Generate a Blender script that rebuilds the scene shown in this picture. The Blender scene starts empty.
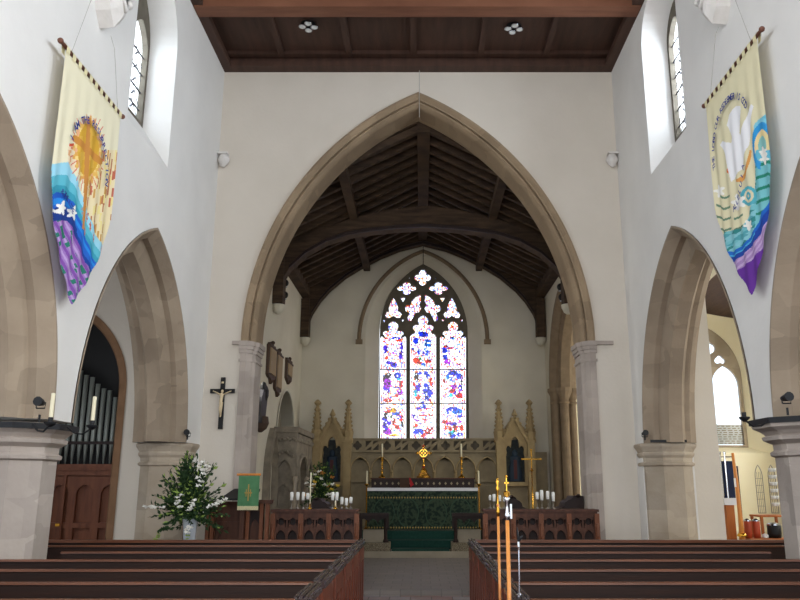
import bpy, bmesh, math, random
from math import sin, cos, pi, sqrt, atan, atan2, radians, hypot
from mathutils import Vector, Matrix
from mathutils.geometry import tessellate_polygon
random.seed(7)
SC = bpy.context.scene
COL = SC.collection

# ------------------------------------------------------------------ camera
F, CX, EYE = 760.0, 421.0, 1.6
TH = atan(183 / F); CT, ST = cos(TH), sin(TH)
cd = bpy.data.cameras.new('camera'); cam = bpy.data.objects.new('camera', cd); COL.objects.link(cam)
cd.sensor_width = 36; cd.lens = F / 800 * 36; cd.shift_x = -(CX - 400) / 800
cd.clip_end = 200
cam.location = (0, 0, EYE); cam.rotation_euler = (pi / 2 + TH, 0, 0)
SC.camera = cam
def _ray(px, py):
    a = (px - CX) / F; b = (300 - py) / F
    return (a, CT - b * ST, ST + b * CT)
def Q(px, py, Y):
    r = _ray(px, py); t = Y / r[1]; return (r[0] * t, EYE + r[2] * t)
def PR(x, y, z):
    z -= EYE; d = y * CT + z * ST
    return (CX + F * x / d, 300 - F * (-y * ST + z * CT) / d)

# ------------------------------------------------------------------ materials
def lin(c):
    if isinstance(c, str):
        c = [int(c[i:i + 2], 16) / 255 for i in (0, 2, 4)]
    return tuple(((x + .055) / 1.055) ** 2.4 if x > .04045 else x / 12.92 for x in c)
MATS = {}
def mat(name, c, rough=.7, c2=None, scale=4., bump=0., bscale=30., metal=0., stretch=(1, 1, 1), spec=.3, detail=6, contrast=.25, trans=0, alpha=1):
    m = bpy.data.materials.new(name); m.use_nodes = True
    nt = m.node_tree; N = nt.nodes; L = nt.links
    b = N['Principled BSDF']
    b.inputs['Roughness'].default_value = rough; b.inputs['Metallic'].default_value = metal
    b.inputs['Specular IOR Level'].default_value = spec
    b.inputs['Base Color'].default_value = (*lin(c), 1)
    tc = N.new('ShaderNodeTexCoord'); mp = N.new('ShaderNodeMapping'); mp.inputs['Scale'].default_value = stretch
    L.new(tc.outputs['Object'], mp.inputs['Vector'])
    if c2:
        n = N.new('ShaderNodeTexNoise'); n.inputs['Scale'].default_value = scale; n.inputs['Detail'].default_value = detail
        r = N.new('ShaderNodeValToRGB'); r.color_ramp.elements[0].position = .5 - contrast; r.color_ramp.elements[1].position = .5 + contrast
        r.color_ramp.elements[0].color = (*lin(c), 1); r.color_ramp.elements[1].color = (*lin(c2), 1)
        L.new(mp.outputs[0], n.inputs['Vector']); L.new(n.outputs['Fac'], r.inputs['Fac']); L.new(r.outputs['Color'], b.inputs['Base Color'])
    if bump:
        n2 = N.new('ShaderNodeTexNoise'); n2.inputs['Scale'].default_value = bscale; n2.inputs['Detail'].default_value = 4
        bp = N.new('ShaderNodeBump'); bp.inputs['Strength'].default_value = bump; bp.inputs['Distance'].default_value = .01
        L.new(mp.outputs[0], n2.inputs['Vector']); L.new(n2.outputs['Fac'], bp.inputs['Height']); L.new(bp.outputs[0], b.inputs['Normal'])
    MATS[name] = m
    return m
mat('plaster', 'dcdad6', .9, 'e6e4e0', 1.3, .25, 18)
mat('plaster_east_dimmed', 'd0c8bb', .9, 'd9d1c5', 1.1, .25, 18)  # nave plaster toned darker and warmer; the wall's dimmer light is in the colour
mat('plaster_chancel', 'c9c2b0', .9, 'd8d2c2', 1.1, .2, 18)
mat('organ_arch', '75583f', .85, '8c6c52', 4)
mat('plaster_cream', 'efe6c8', .9, 'f5efd8', 1.3, .15, 18)
mat('black', '121214', .5)
mat('iron', '15171c', .55, spec=.4)
mat('roof_wood', '2c2119', .8, '574433', 2.6, .4, 25, stretch=(1, 1, 6))
mat('beam_wood', '6e4633', .55, '875a44', 2.0, .3, 20, stretch=(.6, 5, 1))
mat('ceiling_wood', '3f2c24', .6, '563d32', 2.0, .3, 20, stretch=(5, .6, 1))
mat('pew_wood_shaded', '1d100c', .55, '30190f', 3., .15, 20, stretch=(.5, 3, 9), spec=.3)  # darkened wood; the shadow below the top rails is put into the colour
mat('pew_rail_lit', '54301f', .4, '7c4a30', 3., .1, 20, stretch=(.5, 3, 9), spec=.45)  # lighter copy of the wood; light on the rail tops is in the colour
mat('cap_wood', '2c2424', .22, '4a3a38', 6., spec=.7)
mat('pew_end_wood', '54220f', .36, '7a3c24', 3., .15, 20, stretch=(3, 4, .7), spec=.5)
mat('oak', '3c2116', .5, '5c3828', 3., .2, 20, stretch=(5, 5, .8))
mat('oak_light', '5f3622', .45, '7d4c32', 3., .2, 20, stretch=(5, 5, .8))
mat('oak_dark', '1c1110', .55, '2d1b17', 3., .2, 20, stretch=(3, 3, .8))
mat('organ_oak', '5a3120', .5, '774830', 2.5, .2, 20, stretch=(6, 6, .7))
mat('pipe', '7a807c', .4, '949a94', 3., metal=.25, stretch=(8, 8, .5))
mat('brass', 'd9a441', .22, metal=1.)
mat('silver', 'd8dade', .2, metal=1.)
mat('chrome', 'c8cbd2', .12, metal=1.)
mat('stave', 'c97a33', .35, 'dd9448', 4., stretch=(8, 8, .6), spec=.5)
mat('wax', 'efe7c8', .6)
mat('wax_white', 'f2f2ee', .5)
mat('frost', 'e9ecec', .3, spec=.6)
mat('corbel_stone', 'd2cec8', .9, 'e0dcd8', 8, .5, 40)
mat('reredos_stone', '867a63', .85, '9c8f74', 5., .5, 40)
mat('niche_stone', '988462', .85, 'ac9870', 6., .5, 40)
mat('tomb_stone', '6e665a', .9, '968c7c', 5., .6, 30)
mat('tracery_stone', '5c554a', .9, '6d665a', 6., .2, 30)
mat('hood_stone', '7c6a55', .9, '8f7d66', 6., .3, 30)
mat('corbel_white', 'c9c4b4', .9)
mat('green_carpet', '163a34', .95, '20483f', 20)
mat('damask_light', '3c5444', .9)
mat('green_damask', '1e2f28', .9, '3c4c3c', 16., detail=2, contrast=.06)
mat('gold_thread', 'b59a55', .6)
mat('white_linen', 'e8eaf0', .9)
mat('green_cloth', '4c7d56', .9, '5a8a62', 14)
mat('cream_cloth', 'e2d9ae', .9)
mat('leaf', '1b2f1a', .7, '35522a', 9.)
mat('leaf_light', '7d9a45', .7, '9db35c', 9.)
mat('petal', 'f2f1ea', .7)
mat('petal_yellow', 'd8b840', .7)
mat('petal_orange', 'c8863a', .7)
mat('vase_glass', 'aab2bb', .2, 'c3cad2', 6., spec=.6)
mat('banner_pole', '6b4436', .5)
mat('ring_brown', '6d4a3a', .7)
mat('cord', 'a8a49c', .8)
mat('ink_blue', '2a3a8c', .8)
mat('tablet', '937e62', .7, 'a58f70', 5.)
mat('tablet_frame', '4b3a30', .7)
mat('monument', '2c2b2c', .6, '434248', 4.)
mat('ivory', 'd8c4a0', .5)
mat('red_cloth', 'a8262c', .8)
mat('book_brown', '4a382c', .7)
mat('navy', '14203f', .6, '1d2d52', 5)
mat('red_tin', 'b0482a', .5)
mat('wood_orange', 'a85a2a', .45, 'c07438', 3., stretch=(6, 6, .8))
mat('kneeler', '5f5648', .95, '8f8672', 60, detail=1, contrast=.08)
mat('step_stone', '8f8778', .85, 'a69d8c', 3., .2, 25)
mat('paint_dark', '14191a', .6, '252c28', 18., contrast=.1)
mat('paint_blue', '1f3040', .6)
mat('paint_red', '4c2222', .6)
mat('wire', '9a948c', .3, metal=.8)
mat('lead', '3a3a40', .6)

def stone_mat(name, ca, cb, joint):
    m = mat(name, ca, .88, cb, 1.6, .35, 26, contrast=.3)
    nt = m.node_tree; N = nt.nodes; L = nt.links; b = N['Principled BSDF']
    src = b.inputs['Base Color'].links[0].from_socket
    tc = [n for n in N if n.type == 'TEX_COORD'][0]
    v = N.new('ShaderNodeTexVoronoi'); v.feature = 'F1'; v.distance = 'CHEBYCHEV'; v.inputs['Scale'].default_value = 2.6; v.inputs['Randomness'].default_value = .55
    mp = N.new('ShaderNodeMapping'); mp.inputs['Scale'].default_value = (1, 1, 1.25); L.new(tc.outputs['Object'], mp.inputs['Vector']); L.new(mp.outputs[0], v.inputs['Vector'])
    sp = N.new('ShaderNodeSeparateColor'); L.new(v.outputs['Color'], sp.inputs[0])
    mr = N.new('ShaderNodeMapRange'); mr.inputs['To Min'].default_value = .86; mr.inputs['To Max'].default_value = 1.1; L.new(sp.outputs[0], mr.inputs[0])
    mx = N.new('ShaderNodeVectorMath'); mx.operation = 'SCALE'; L.new(src, mx.inputs[0]); L.new(mr.outputs[0], mx.inputs['Scale'])
    L.new(mx.outputs[0], b.inputs['Base Color'])
    return m
stone_mat('arcade_stone', '8b7b69', 'a99985', 1)
stone_mat('arch_stone', '8a7760', 'a08c72', 1)
stone_mat('pier_stone', '988d84', 'bbb0a7', 1)
stone_mat('respond_stone', '9a8c78', 'bcb0a0', 1)

def vcol_mat(name, rough=.85, glass=False, boost=1.):
    m = bpy.data.materials.new(name); m.use_nodes = True; nt = m.node_tree; N = nt.nodes; L = nt.links
    a = N.new('ShaderNodeAttribute'); a.attribute_name = 'Col'
    b = N['Principled BSDF']
    if not glass:
        L.new(a.outputs['Color'], b.inputs['Base Color']); b.inputs['Roughness'].default_value = rough; b.inputs['Specular IOR Level'].default_value = .1
    else:
        t = N.new('ShaderNodeBsdfTransparent'); gm = N.new('ShaderNodeGamma'); gm.inputs[1].default_value = 1.9; L.new(a.outputs['Color'], gm.inputs[0]); L.new(gm.outputs[0], t.inputs['Color'])
        g = N.new('ShaderNodeBsdfGlossy'); g.inputs['Roughness'].default_value = .15
        mx = N.new('ShaderNodeMixShader'); mx.inputs[0].default_value = .04
        L.new(t.outputs[0], mx.inputs[1]); L.new(g.outputs[0], mx.inputs[2]); L.new(mx.outputs[0], N['Material Output'].inputs['Surface'])
    MATS[name] = m
vcol_mat('banner_cloth'); vcol_mat('stained_glass', glass=True)
def clear_glass():
    m = bpy.data.materials.new('clear_glass'); m.use_nodes = True; nt = m.node_tree; N = nt.nodes; L = nt.links
    t = N.new('ShaderNodeBsdfTransparent'); t.inputs['Color'].default_value = (.93, .95, .97, 1)
    g = N.new('ShaderNodeBsdfGlossy'); g.inputs['Roughness'].default_value = .1
    mx = N.new('ShaderNodeMixShader'); mx.inputs[0].default_value = .05
    L.new(t.outputs[0], mx.inputs[1]); L.new(g.outputs[0], mx.inputs[2]); L.new(mx.outputs[0], N['Material Output'].inputs['Surface'])
    MATS['clear_glass'] = m
clear_glass()
def floor_mat(name, c1, c2, mortar, sx, sy):
    m = mat(name, c1, .55, spec=.35); nt = m.node_tree; N = nt.nodes; L = nt.links; b = N['Principled BSDF']
    tc = [n for n in N if n.type == 'TEX_COORD'][0]
    br = N.new('ShaderNodeTexBrick'); br.offset = .5; br.inputs['Scale'].default_value = 1
    br.inputs['Brick Width'].default_value = sx; br.inputs['Row Height'].default_value = sy; br.inputs['Mortar Size'].default_value = .008
    br.inputs['Color1'].default_value = (*lin(c1), 1); br.inputs['Color2'].default_value = (*lin(c2), 1); br.inputs['Mortar'].default_value = (*lin(mortar), 1)
    L.new(tc.outputs['Object'], br.inputs['Vector']); L.new(br.outputs['Color'], b.inputs['Base Color'])
floor_mat('nave_tiles', '8a6a60', '8f8a8c', '5a5450', .3, .3)
floor_mat('chancel_tiles', '77726e', '807974', '6a6560', .3, .3)

# ------------------------------------------------------------------ mesh builder
XZ = lambda Y0: (lambda u, v, w: (u, Y0 + w, v))
def YZ(X0, s): return lambda u, v, w: (X0 + s * w, u, v)
class MB:
    def __init__(s): s.v = []; s.f = []
    def add(s, vs, fs):
        o = len(s.v); s.v += [tuple(p) for p in vs]; s.f += [tuple(i + o for i in f) for f in fs]; return s
    def box(s, x0, x1, y0, y1, z0, z1):
        return s.add([(x, y, z) for x in (x0, x1) for y in (y0, y1) for z in (z0, z1)],
                     [(0, 1, 3, 2), (4, 6, 7, 5), (0, 4, 5, 1), (2, 3, 7, 6), (0, 2, 6, 4), (1, 5, 7, 3)])
    def bar(s, a, b, w, h, up=(0, 0, 1)):
        a = Vector(a); b = Vector(b); d = (b - a).normalized(); up = Vector(up)
        x = d.cross(up)
        if x.length < 1e-4: x = d.cross(Vector((0, 1, 0)))
        x.normalize(); y = x.cross(d)
        vs = []
        for p in (a, b):
            for i, j in ((-1, -1), (1, -1), (1, 1), (-1, 1)): vs.append(p + x * w / 2 * i + y * h / 2 * j)
        return s.add(vs, [(0, 1, 2, 3), (7, 6, 5, 4), (0, 4, 5, 1), (1, 5, 6, 2), (2, 6, 7, 3), (3, 7, 4, 0)])
    def tube(s, pts, r, n=8, cap=True):
        pts = [Vector(p) for p in pts]; k = len(pts)
        rs = r if isinstance(r, (list, tuple)) else [r] * k
        vs = []; ref = None
        for i, p in enumerate(pts):
            d = (pts[min(i + 1, k - 1)] - pts[max(i - 1, 0)]).normalized()
            if ref is None:
                ref = d.cross(Vector((0, 0, 1)))
                if ref.length < .1: ref = d.cross(Vector((0, 1, 0)))
            x = (ref - d * ref.dot(d)).normalized(); ref = x; y = d.cross(x)
            for j in range(n):
                t = 2 * pi * j / n; vs.append(p + (x * cos(t) + y * sin(t)) * rs[i])
        fs = [(i * n + j, i * n + (j + 1) % n, (i + 1) * n + (j + 1) % n, (i + 1) * n + j) for i in range(k - 1) for j in range(n)]
        if cap: fs += [tuple(reversed(range(n))), tuple(range((k - 1) * n, k * n))]
        return s.add(vs, fs)
    def lathe(s, cx, cy, prof, n=20, rot=0., sy=1.):
        vs = []
        for r, z in prof:
            for j in range(n):
                t = 2 * pi * j / n + rot; vs.append((cx + r * cos(t), cy + r * sin(t) * sy, z))
        k = len(prof)
        fs = [(i * n + j, i * n + (j + 1) % n, (i + 1) * n + (j + 1) % n, (i + 1) * n + j) for i in range(k - 1) for j in range(n)]
        fs += [tuple(reversed(range(n))), tuple(range((k - 1) * n, k * n))]
        return s.add(vs, fs)
    def ball(s, c, r, n=10, sc=(1, 1, 1)):
        prof = []
        vs = []; m = max(4, n // 2 + 1)
        for i in range(m + 1):
            a = pi * i / m
            for j in range(n):
                t = 2 * pi * j / n
                rr = max(sin(a), .02)
                vs.append((c[0] + r * rr * cos(t) * sc[0], c[1] + r * rr * sin(t) * sc[1], c[2] - r * cos(a) * sc[2]))
        fs = [(i * n + j, i * n + (j + 1) % n, (i + 1) * n + (j + 1) % n, (i + 1) * n + j) for i in range(m) for j in range(n)]
        fs += [tuple(reversed(range(n))), tuple(range(m * n, m * n + n))]
        return s.add(vs, fs)
    def plate(s, outline, holes, mp, w0, w1):
        loops = [outline] + list(holes)
        tri = tessellate_polygon([[Vector((p[0], p[1], 0)) for p in l] for l in loops])
        flat = [p for l in loops for p in l]; n = len(flat)
        vs = [mp(p[0], p[1], w0) for p in flat] + [mp(p[0], p[1], w1) for p in flat]
        fs = [tuple(t) for t in tri] + [tuple(i + n for i in reversed(t)) for t in tri]
        o = 0
        for l in loops:
            k = len(l)
            for i in range(k):
                a, b = o + i, o + (i + 1) % k
                fs.append((a, b, b + n, a + n))
            o += k
        return s.add(vs, fs)
    def sweep(s, rings, closed_ring=False, close_prof=False):
        # rings: list of point-lists (one per profile point) with the same length
        k = len(rings); n = len(rings[0]); vs = [p for r in rings for p in r]; fs = []
        for i in range(k if close_prof else k - 1):
            i2 = (i + 1) % k
            for j in range(n if closed_ring else n - 1):
                j2 = (j + 1) % n
                fs.append((i * n + j, i * n + j2, i2 * n + j2, i2 * n + j))
        return s.add(vs, fs)
    def build(s, name, m, parent=None, smooth=False, origin=None, **props):
        me = bpy.data.meshes.new(name)
        o = Vector(origin) if origin else Vector((0, 0, 0))
        if parent is not None: o = ORG[parent.name]
        me.from_pydata([(p[0] - o.x, p[1] - o.y, p[2] - o.z) for p in s.v], [], s.f)
        bm = bmesh.new(); bm.from_mesh(me); bmesh.ops.recalc_face_normals(bm, faces=bm.faces); bm.to_mesh(me); bm.free()
        me.materials.append(MATS[m])
        if smooth: me.shade_smooth()
        ob = bpy.data.objects.new(name, me); COL.objects.link(ob)
        if parent is not None: ob.parent = parent
        else: ob.location = o
        ORG[ob.name] = o
        for k, v in props.items(): ob[k] = v
        return ob
ORG = {}
def thing(name, label, cat, loc, group=None, kind=None):
    o = bpy.data.objects.new(name, None); COL.objects.link(o); o.location = loc; o.empty_display_size = .1
    ORG[o.name] = Vector(loc); o['label'] = label; o['category'] = cat
    if group: o['group'] = group
    if kind: o['kind'] = kind
    return o
def copy_tree(o, dloc=None, parent=None, mirror=None):
    c = o.copy(); COL.objects.link(c); c.parent = parent
    if dloc is not None: c.location = dloc
    for ch in [x for x in COL.objects if x.parent == o]: copy_tree(ch, None, c)
    return c
def relabel(o, label): o['label'] = label; return o

def arch_pts(cx, a, z0, zs, rise, d=0., n=14, z0d=None):
    """left foot, up, over the apex, down to right foot of a two-centred arch; d = inset"""
    R = (rise * rise + a * a) / (2 * a); e = R - a; r = R - d
    tm = math.acos(max(-1, min(1, e / r)))
    right = [(cx - e + r * cos(tm * i / n), zs + r * sin(tm * i / n)) for i in range(n + 1)]
    left = [(2 * cx - p[0], p[1]) for p in right]
    pts = [(left[0][0], z0)] + left if z0 < zs - 1e-6 else list(left)
    rr = list(reversed(right[:-1]))
    pts += rr
    if z0 < zs - 1e-6: pts.append((right[0][0], z0))
    return pts
def arch_sweep(mb, prof, mp, cx, a, z0, zs, rise, n=14):
    mb.sweep([[mp(u, v, w) for u, v in arch_pts(cx, a, z0, zs, rise, d, n)] for w, d in prof]); return mb
def foil(cx, cy, angs, c, q, n=40, sx=1., sy=1.):
    pts = []
    for i in range(n):
        t = 2 * pi * i / n; best = .05
        for a in angs:
            ph = (t - a + pi) % (2 * pi) - pi
            disc = q * q - (c * sin(ph)) ** 2
            if disc > 0:
                best = max(best, c * cos(ph) + sqrt(disc))
        pts.append((cx + best * cos(t) * sx, cy + best * sin(t) * sy))
    return pts

# ================================================================== SHELL
XL, XR, WT = -3.58, 3.47, .8
YE = 12.5      # nave east wall
def S(mb, name, m, label=None, smooth=False, origin=None):
    o = mb.build(name, m, smooth=smooth, origin=origin); o['kind'] = 'structure'
    if label: o['label'] = label; 
    return o
# floors
S(MB().box(-12, 12, -6, 11.8, -.2, 0), 'floor', 'nave_tiles', 'red and grey tiled nave floor')
S(MB().box(-12, 12, 11.8, 22, -.2, .07), 'floor_chancel', 'chancel_tiles', 'grey tiled chancel floor seen up the aisle')
S(MB().box(-1.7, 1.7, 16.8, 20, .07, .2), 'floor_sanctuary_step', 'step_stone', 'pale stone step before the altar rails')

# nave side walls
ARC = {  # side: far arch (centre, half span, rise), near arch
    'l': [(9.80, 1.95, 2.77), (5.50, 1.95, 2.77), (1.2, 1.95, 2.77)],
    'r': [(9.98, 2.02, 2.86), (5.55, 1.98, 2.80), (1.2, 1.95, 2.77)]}
ZS = 2.2
CLW = {'l': (9.24, .76, 5.93, 7.70, 1.0), 'r': (9.92, .78, 6.12, 8.2, .62)}
def side_wall(side):
    X0, sg = (XL, -1) if side == 'l' else (XR, 1)
    out = [(YE, 0), (12.15, 0), (12.15, ZS)]
    for (c, a, rise) in ARC[side]:
        p = arch_pts(c, a, ZS, ZS, rise)
        out += list(reversed(p))
    out += [(-3.5, ZS), (-3.5, 9.3), (YE, 9.3)]
    c, a, z0, zs, rise = CLW[side]
    holes = [arch_pts(c - k * 4.3, a, z0, zs, rise) for k in (0, 1, 2)]
    S(MB().plate(out, holes, YZ(X0, sg), 0, WT), 'wall_left' if side == 'l' else 'wall_right', 'plaster', 'white plastered nave wall above the %s arcade' % ('left' if side == 'l' else 'right'))
    prof = [(-.012, 0), (-.012, .03), (.12, .14), (.2, .14), (.22, .19), (.30, .32), (.5, .32), (.58, .19), (.6, .14), (.68, .14), (.8, .03), (.812, 0)]
    for i, (c, a, rise) in enumerate(ARC[side]):
        mb = MB(); arch_sweep(mb, prof, YZ(X0, sg), c, a, ZS, ZS, rise, 20)
        S(mb, 'arcade_arch', 'arcade_stone', '%s nave arcade arch of chamfered tan stone, %s' % ('left' if side == 'l' else 'right', ('next to the chancel arch', 'nearest the camera', 'behind the camera')[i]), smooth=False)
    # splayed clerestory windows
    c, a, z0, zs, rise = CLW[side]; SR = .55 if side == 'l' else .45
    for k in range(3):
        cc = c - k * 4.3; mp = YZ(X0, sg)
        def ring(w, d, sill): return [mp(u, v, w) for u, v in arch_pts(cc, a, z0 + sill, zs, rise, d, 10)]
        mb = MB(); mb.sweep([ring(0, 0, 0), ring(.36, .09, SR), ring(.78, .09, SR)], closed_ring=True)
        S(mb, 'window_%d' % {'l': 1, 'r': 4}[side] if k == 0 else 'window_reveal', 'plaster', 'splayed white reveal of the %s clerestory window' % ('left' if side == 'l' else 'right'))
        if k: 
            continue
        t = thing('window_frame', 'two-light stone clerestory window with clear leaded glass, high in the %s wall' % ('left' if side == 'l' else 'right'), 'window', mp(cc, z0 + .3, .36), kind='structure')
        ai = a - .09
        outl = arch_pts(cc, ai, z0 + SR, zs, rise * .93, 0, 12)
        hs = []
        lw = ai - .09
        for sgn in (-1, 1):
            hs.append(arch_pts(cc + sgn * (lw / 2 + .035), lw / 2 - .01, z0 + SR + .06, zs - .12, .42, 0, 6))
        hs.append(foil(cc, zs + rise * .50, [pi / 2, 0, pi, -pi / 2], .07 if side == 'l' else .05, .07 if side == 'l' else .05, 24))
        MB().plate(outl, hs, mp, .37, .45).build('stone_frame', 'tracery_stone', t)
        MB().plate(arch_pts(cc, ai - .03, z0 + SR + .03, zs, rise * .9, 0, 8), [], mp, .43, .435).build('leaded_glass', 'clear_glass', t)
        mb = MB()
        for j in range(7):
            z = z0 + SR + .25 + j * .27
            if z < zs: mb.bar(mp(cc - ai + .07, z, .42), mp(cc + ai - .07, z, .42), .012, .02)
        zz = z0 + .4
        for sgn in (-1, 1):
            x0 = cc + sgn * (lw / 2 + .035)
            for j in range(9):
                z = z0 + SR + .1 + j * .2
                if z + .2 > zs: break
                mb.bar(mp(x0 - lw / 2 + .03, z, .425), mp(x0, z + .2, .425), .008, .008); mb.bar(mp(x0, z + .2, .425), mp(x0 + lw / 2 - .03, z, .425), .008, .008)
                mb.bar(mp(x0 - .02, z + .06, .425), mp(x0 + .05, z + .14, .425), .03, .012)
        mb.build('lead_bars', 'lead', t)
side_wall('l'); side_wall('r')

# octagonal piers and responds
def pier(cx, cy, label, half=False, m='pier_stone', ztop=ZS, cap=.50, sh=.375):
    k = 1 / cos(pi / 8)
    t = thing('arcade_pier', label, 'pier', (cx, cy, 0), kind='structure')
    MB().lathe(cx, cy, [(r * k, z) for r, z in [(sh + .12, 0), (sh + .12, .35), (sh + .06, .42), (sh + .02, .5), (sh, .55), (sh, 1.66)]], 8, pi / 8).build('shaft', m, t)
    c = cap
    q = lambda z: ztop - (2.2 - z) * .80
    pr = [(sh, 1.66), (sh, q(1.76)), (sh + .035, q(1.78)), (sh + .04, q(1.82)), (sh + .005, q(1.85)), (sh + .01, q(1.92)), (sh + (c - sh) * .5, q(1.97)), (sh + (c - sh) * .55, q(2.01)), (sh + (c - sh) * .35, q(2.03)), (sh + (c - sh) * .6, q(2.08)), (c - .01, q(2.12)), (c, q(2.15)), (c, q(2.18)), (c - .02, ztop)]
    pr = [(x, max(z, 1.66)) for x, z in pr]
    MB().lathe(cx, cy, [(r * k, z) for r, z in pr], 8, pi / 8).build('capital', m, t)
    return t
pier(XL - .42, 7.62, 'octagonal stone pier with moulded capital, left arcade', ztop=2.16, cap=.50, sh=.36)
pier(XR + .47, 7.72, 'octagonal stone pier with moulded capital, right arcade', cap=.53, sh=.35)
pier(XL - .4, 3.35, 'octagonal stone pier of the left arcade beside the camera')
pier(XR + .4, 3.35, 'octagonal stone pier of the right arcade beside the camera')
pier(XL - .375, 12.1, 'stone respond with moulded capital where the left arcade meets the chancel wall', m='respond_stone', cap=.44, sh=.36)
pier(XR + .375, 12.2, 'stone respond with stained base where the right arcade meets the chancel wall', m='respond_stone', cap=.44, sh=.36)

# east wall of the nave with chancel arch and organ arch
ACX, AA, AZ, AR = -.05, 2.95, 3.90, 4.56
outl = [(-7.6, 0)] + arch_pts(-6.12, 1.25, 0, 3.1, 1.5) + arch_pts(ACX, AA, 0, AZ, AR, 0, 24) + [(4.81, 0), (4.81, 9.3), (-7.6, 9.3)]
S(MB().plate(outl, [], XZ(YE), 0, .6), 'wall_east', 'plaster_east_dimmed', 'white plastered wall around the chancel arch')
prof = [(.0, -.01), (-.05, .0), (-.06, .04), (-.01, .10), (-.01, .12), (.045, .13), (.045, .15), (.0, .16), (.0, .175), (.05, .21), (.09, .225), (.12, .23), (.61, .23), (.61, 0)]
mb = MB(); arch_sweep(mb, prof, XZ(YE), ACX, AA, AZ, AZ, AR, 32)
S(mb, 'chancel_arch', 'arch_stone', 'tall pointed chancel arch of moulded buff stone')
# jambs
for sg, nm in ((-1, 'left'), (1, 'right')):
    mb = MB()
    mb.sweep([[(ACX + sg * (AA - d), YE + w, z) for z in (0, AZ - .2)] for w, d in [(-.03, -.0), (-.03, .10), (.05, .16), (.09, .18), (.14, .22), (.61, .22), (.61, 0)]])
    for k, (e, z) in enumerate([(.0, 3.50), (.05, 3.55), (.02, 3.60)]): pass
    for (z0, z1, e) in [(3.56, 3.60, .03), (3.70, 3.76, .03), (3.76, 3.82, .055), (3.82, 3.90, .08)]:
        pts = [(-.03 - e * .6, -.02), (-.03 - e * .6, .08 + e * .5), (.05 - e * .4, .15 + e * .8), (.09, .17 + e * .8), (.14, .22 + e * .8), (.60, .22 + e * .8), (.60, 0)]
        mb.plate([(ACX + sg * (AA - d), YE + w) for w, d in pts], [], lambda u, v, w: (u, v, w), z0, z1)
    mb.box(*sorted((ACX + sg * AA, ACX + sg * (AA + .14 + (.16 if sg > 0 else 0)))), YE - .06, YE + .02, 3.84, 3.90)
    S(mb, 'chancel_arch_jamb', 'pier_stone', 'moulded stone jamb and capital on the %s of the chancel arch' % nm)
# organ arch frame
mb = MB(); arch_sweep(mb, [(-.02, -.03), (-.02, .08), (.02, .11), (.2, .11)], XZ(YE), -6.12, 1.25, 0, 3.1, 1.5, 16)
S(mb, 'trim_1', 'organ_arch', 'brown stone frame of the organ arch in the left aisle')

# nave ceiling
S(MB().box(-4.4, 4.3, -3.5, 12.6, 9.13, 9.3), 'ceiling', 'ceiling_wood', 'dark boarded nave ceiling')
mb = MB()
mb.box(XL - .02, XR + .02, 12.28, 12.52, 8.88, 8.97); mb.box(XL - .02, XR + .02, 12.36, 12.52, 8.97, 9.14); mb.box(XL, XR, 12.18, 12.3, 9.06, 9.14)
S(mb, 'trim_2', 'ceiling_wood', 'dark wooden cornice above the chancel arch')
for i, (xa, xb) in enumerate(((XL - .14, XL + .16), (XR - .16, XR + .14))):
    S(MB().box(xa, xb, -3.5, 12.3, 8.88, 8.99), 'trim_%d' % (3 + i), 'ceiling_wood', 'dark wooden wall plate along the %s side of the nave ceiling' % ('left', 'right')[i])
t = thing('ceiling_beam', 'broad reddish tie beam crossing the nave ceiling at the top of the view', 'beam', (0, 10.75, 8.8), kind='structure')
MB().box(XL + .02, XR - .02, 10.5, 10.78, 8.86, 9.14).build('beam', 'beam_wood', t)
MB().box(XL + .02, XR - .02, 10.45, 10.83, 8.98, 9.02).build('moulding', 'ceiling_wood', t)
for i, x in enumerate((-2.5, -1.29, -.13, 1.07, 2.24)):
    o = S(MB().box(x - .05, x + .05, 10.8, 12.2, 9.05, 9.14), 'ceiling_joist', 'ceiling_wood', 'slim joist of the nave ceiling, number %d from the left wall' % (i + 1))

# aisles
S(MB().plate([(2, 0), (20, 0), (20, 6), (2, 6)], [arch_pts(c, .7, 1.8, 3.6, 1.0) for c in (5.6, 9.8)], YZ(-7.4, -1), 0, .5), 'wall_aisle_left', 'plaster', 'outer wall of the left aisle')
S(MB().plate([(2, 0), (20.4, 0), (20.4, 6), (2, 6)], [arch_pts(c, .8, 1.8, 3.8, 1.1) for c in (5.6, 9.8, 14.6, 17.6)], YZ(9.2, 1), 0, .5), 'wall_aisle_right', 'plaster_cream', 'outer wall of the right aisle')
S(MB().add([(XL - .8, 1, 6.6), (-7.6, 1, 5.6), (-7.6, 12.5, 5.6), (XL - .8, 12.5, 6.6), (XL - .8, 1, 6.8), (-7.6, 1, 5.8), (-7.6, 12.5, 5.8), (XL - .8, 12.5, 6.8)],
          [(0, 1, 2, 3), (7, 6, 5, 4), (0, 4, 5, 1), (1, 5, 6, 2), (2, 6, 7, 3), (3, 7, 4, 0)]), 'ceiling_aisle_left', 'plaster', 'plastered lean-to ceiling of the left aisle')
S(MB().add([(XR + .8, 1, 6.9), (9.4, 1, 5.6), (9.4, 20, 5.6), (XR + .8, 20, 6.9), (XR + .8, 1, 7.1), (9.4, 1, 5.8), (9.4, 20, 5.8), (XR + .8, 20, 7.1)],
          [(0, 1, 2, 3), (7, 6, 5, 4), (0, 4, 5, 1), (1, 5, 6, 2), (2, 6, 7, 3), (3, 7, 4, 0)]), 'ceiling_aisle_right', 'ceiling_wood', 'dark boarded lean-to roof of the right aisle')

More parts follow.
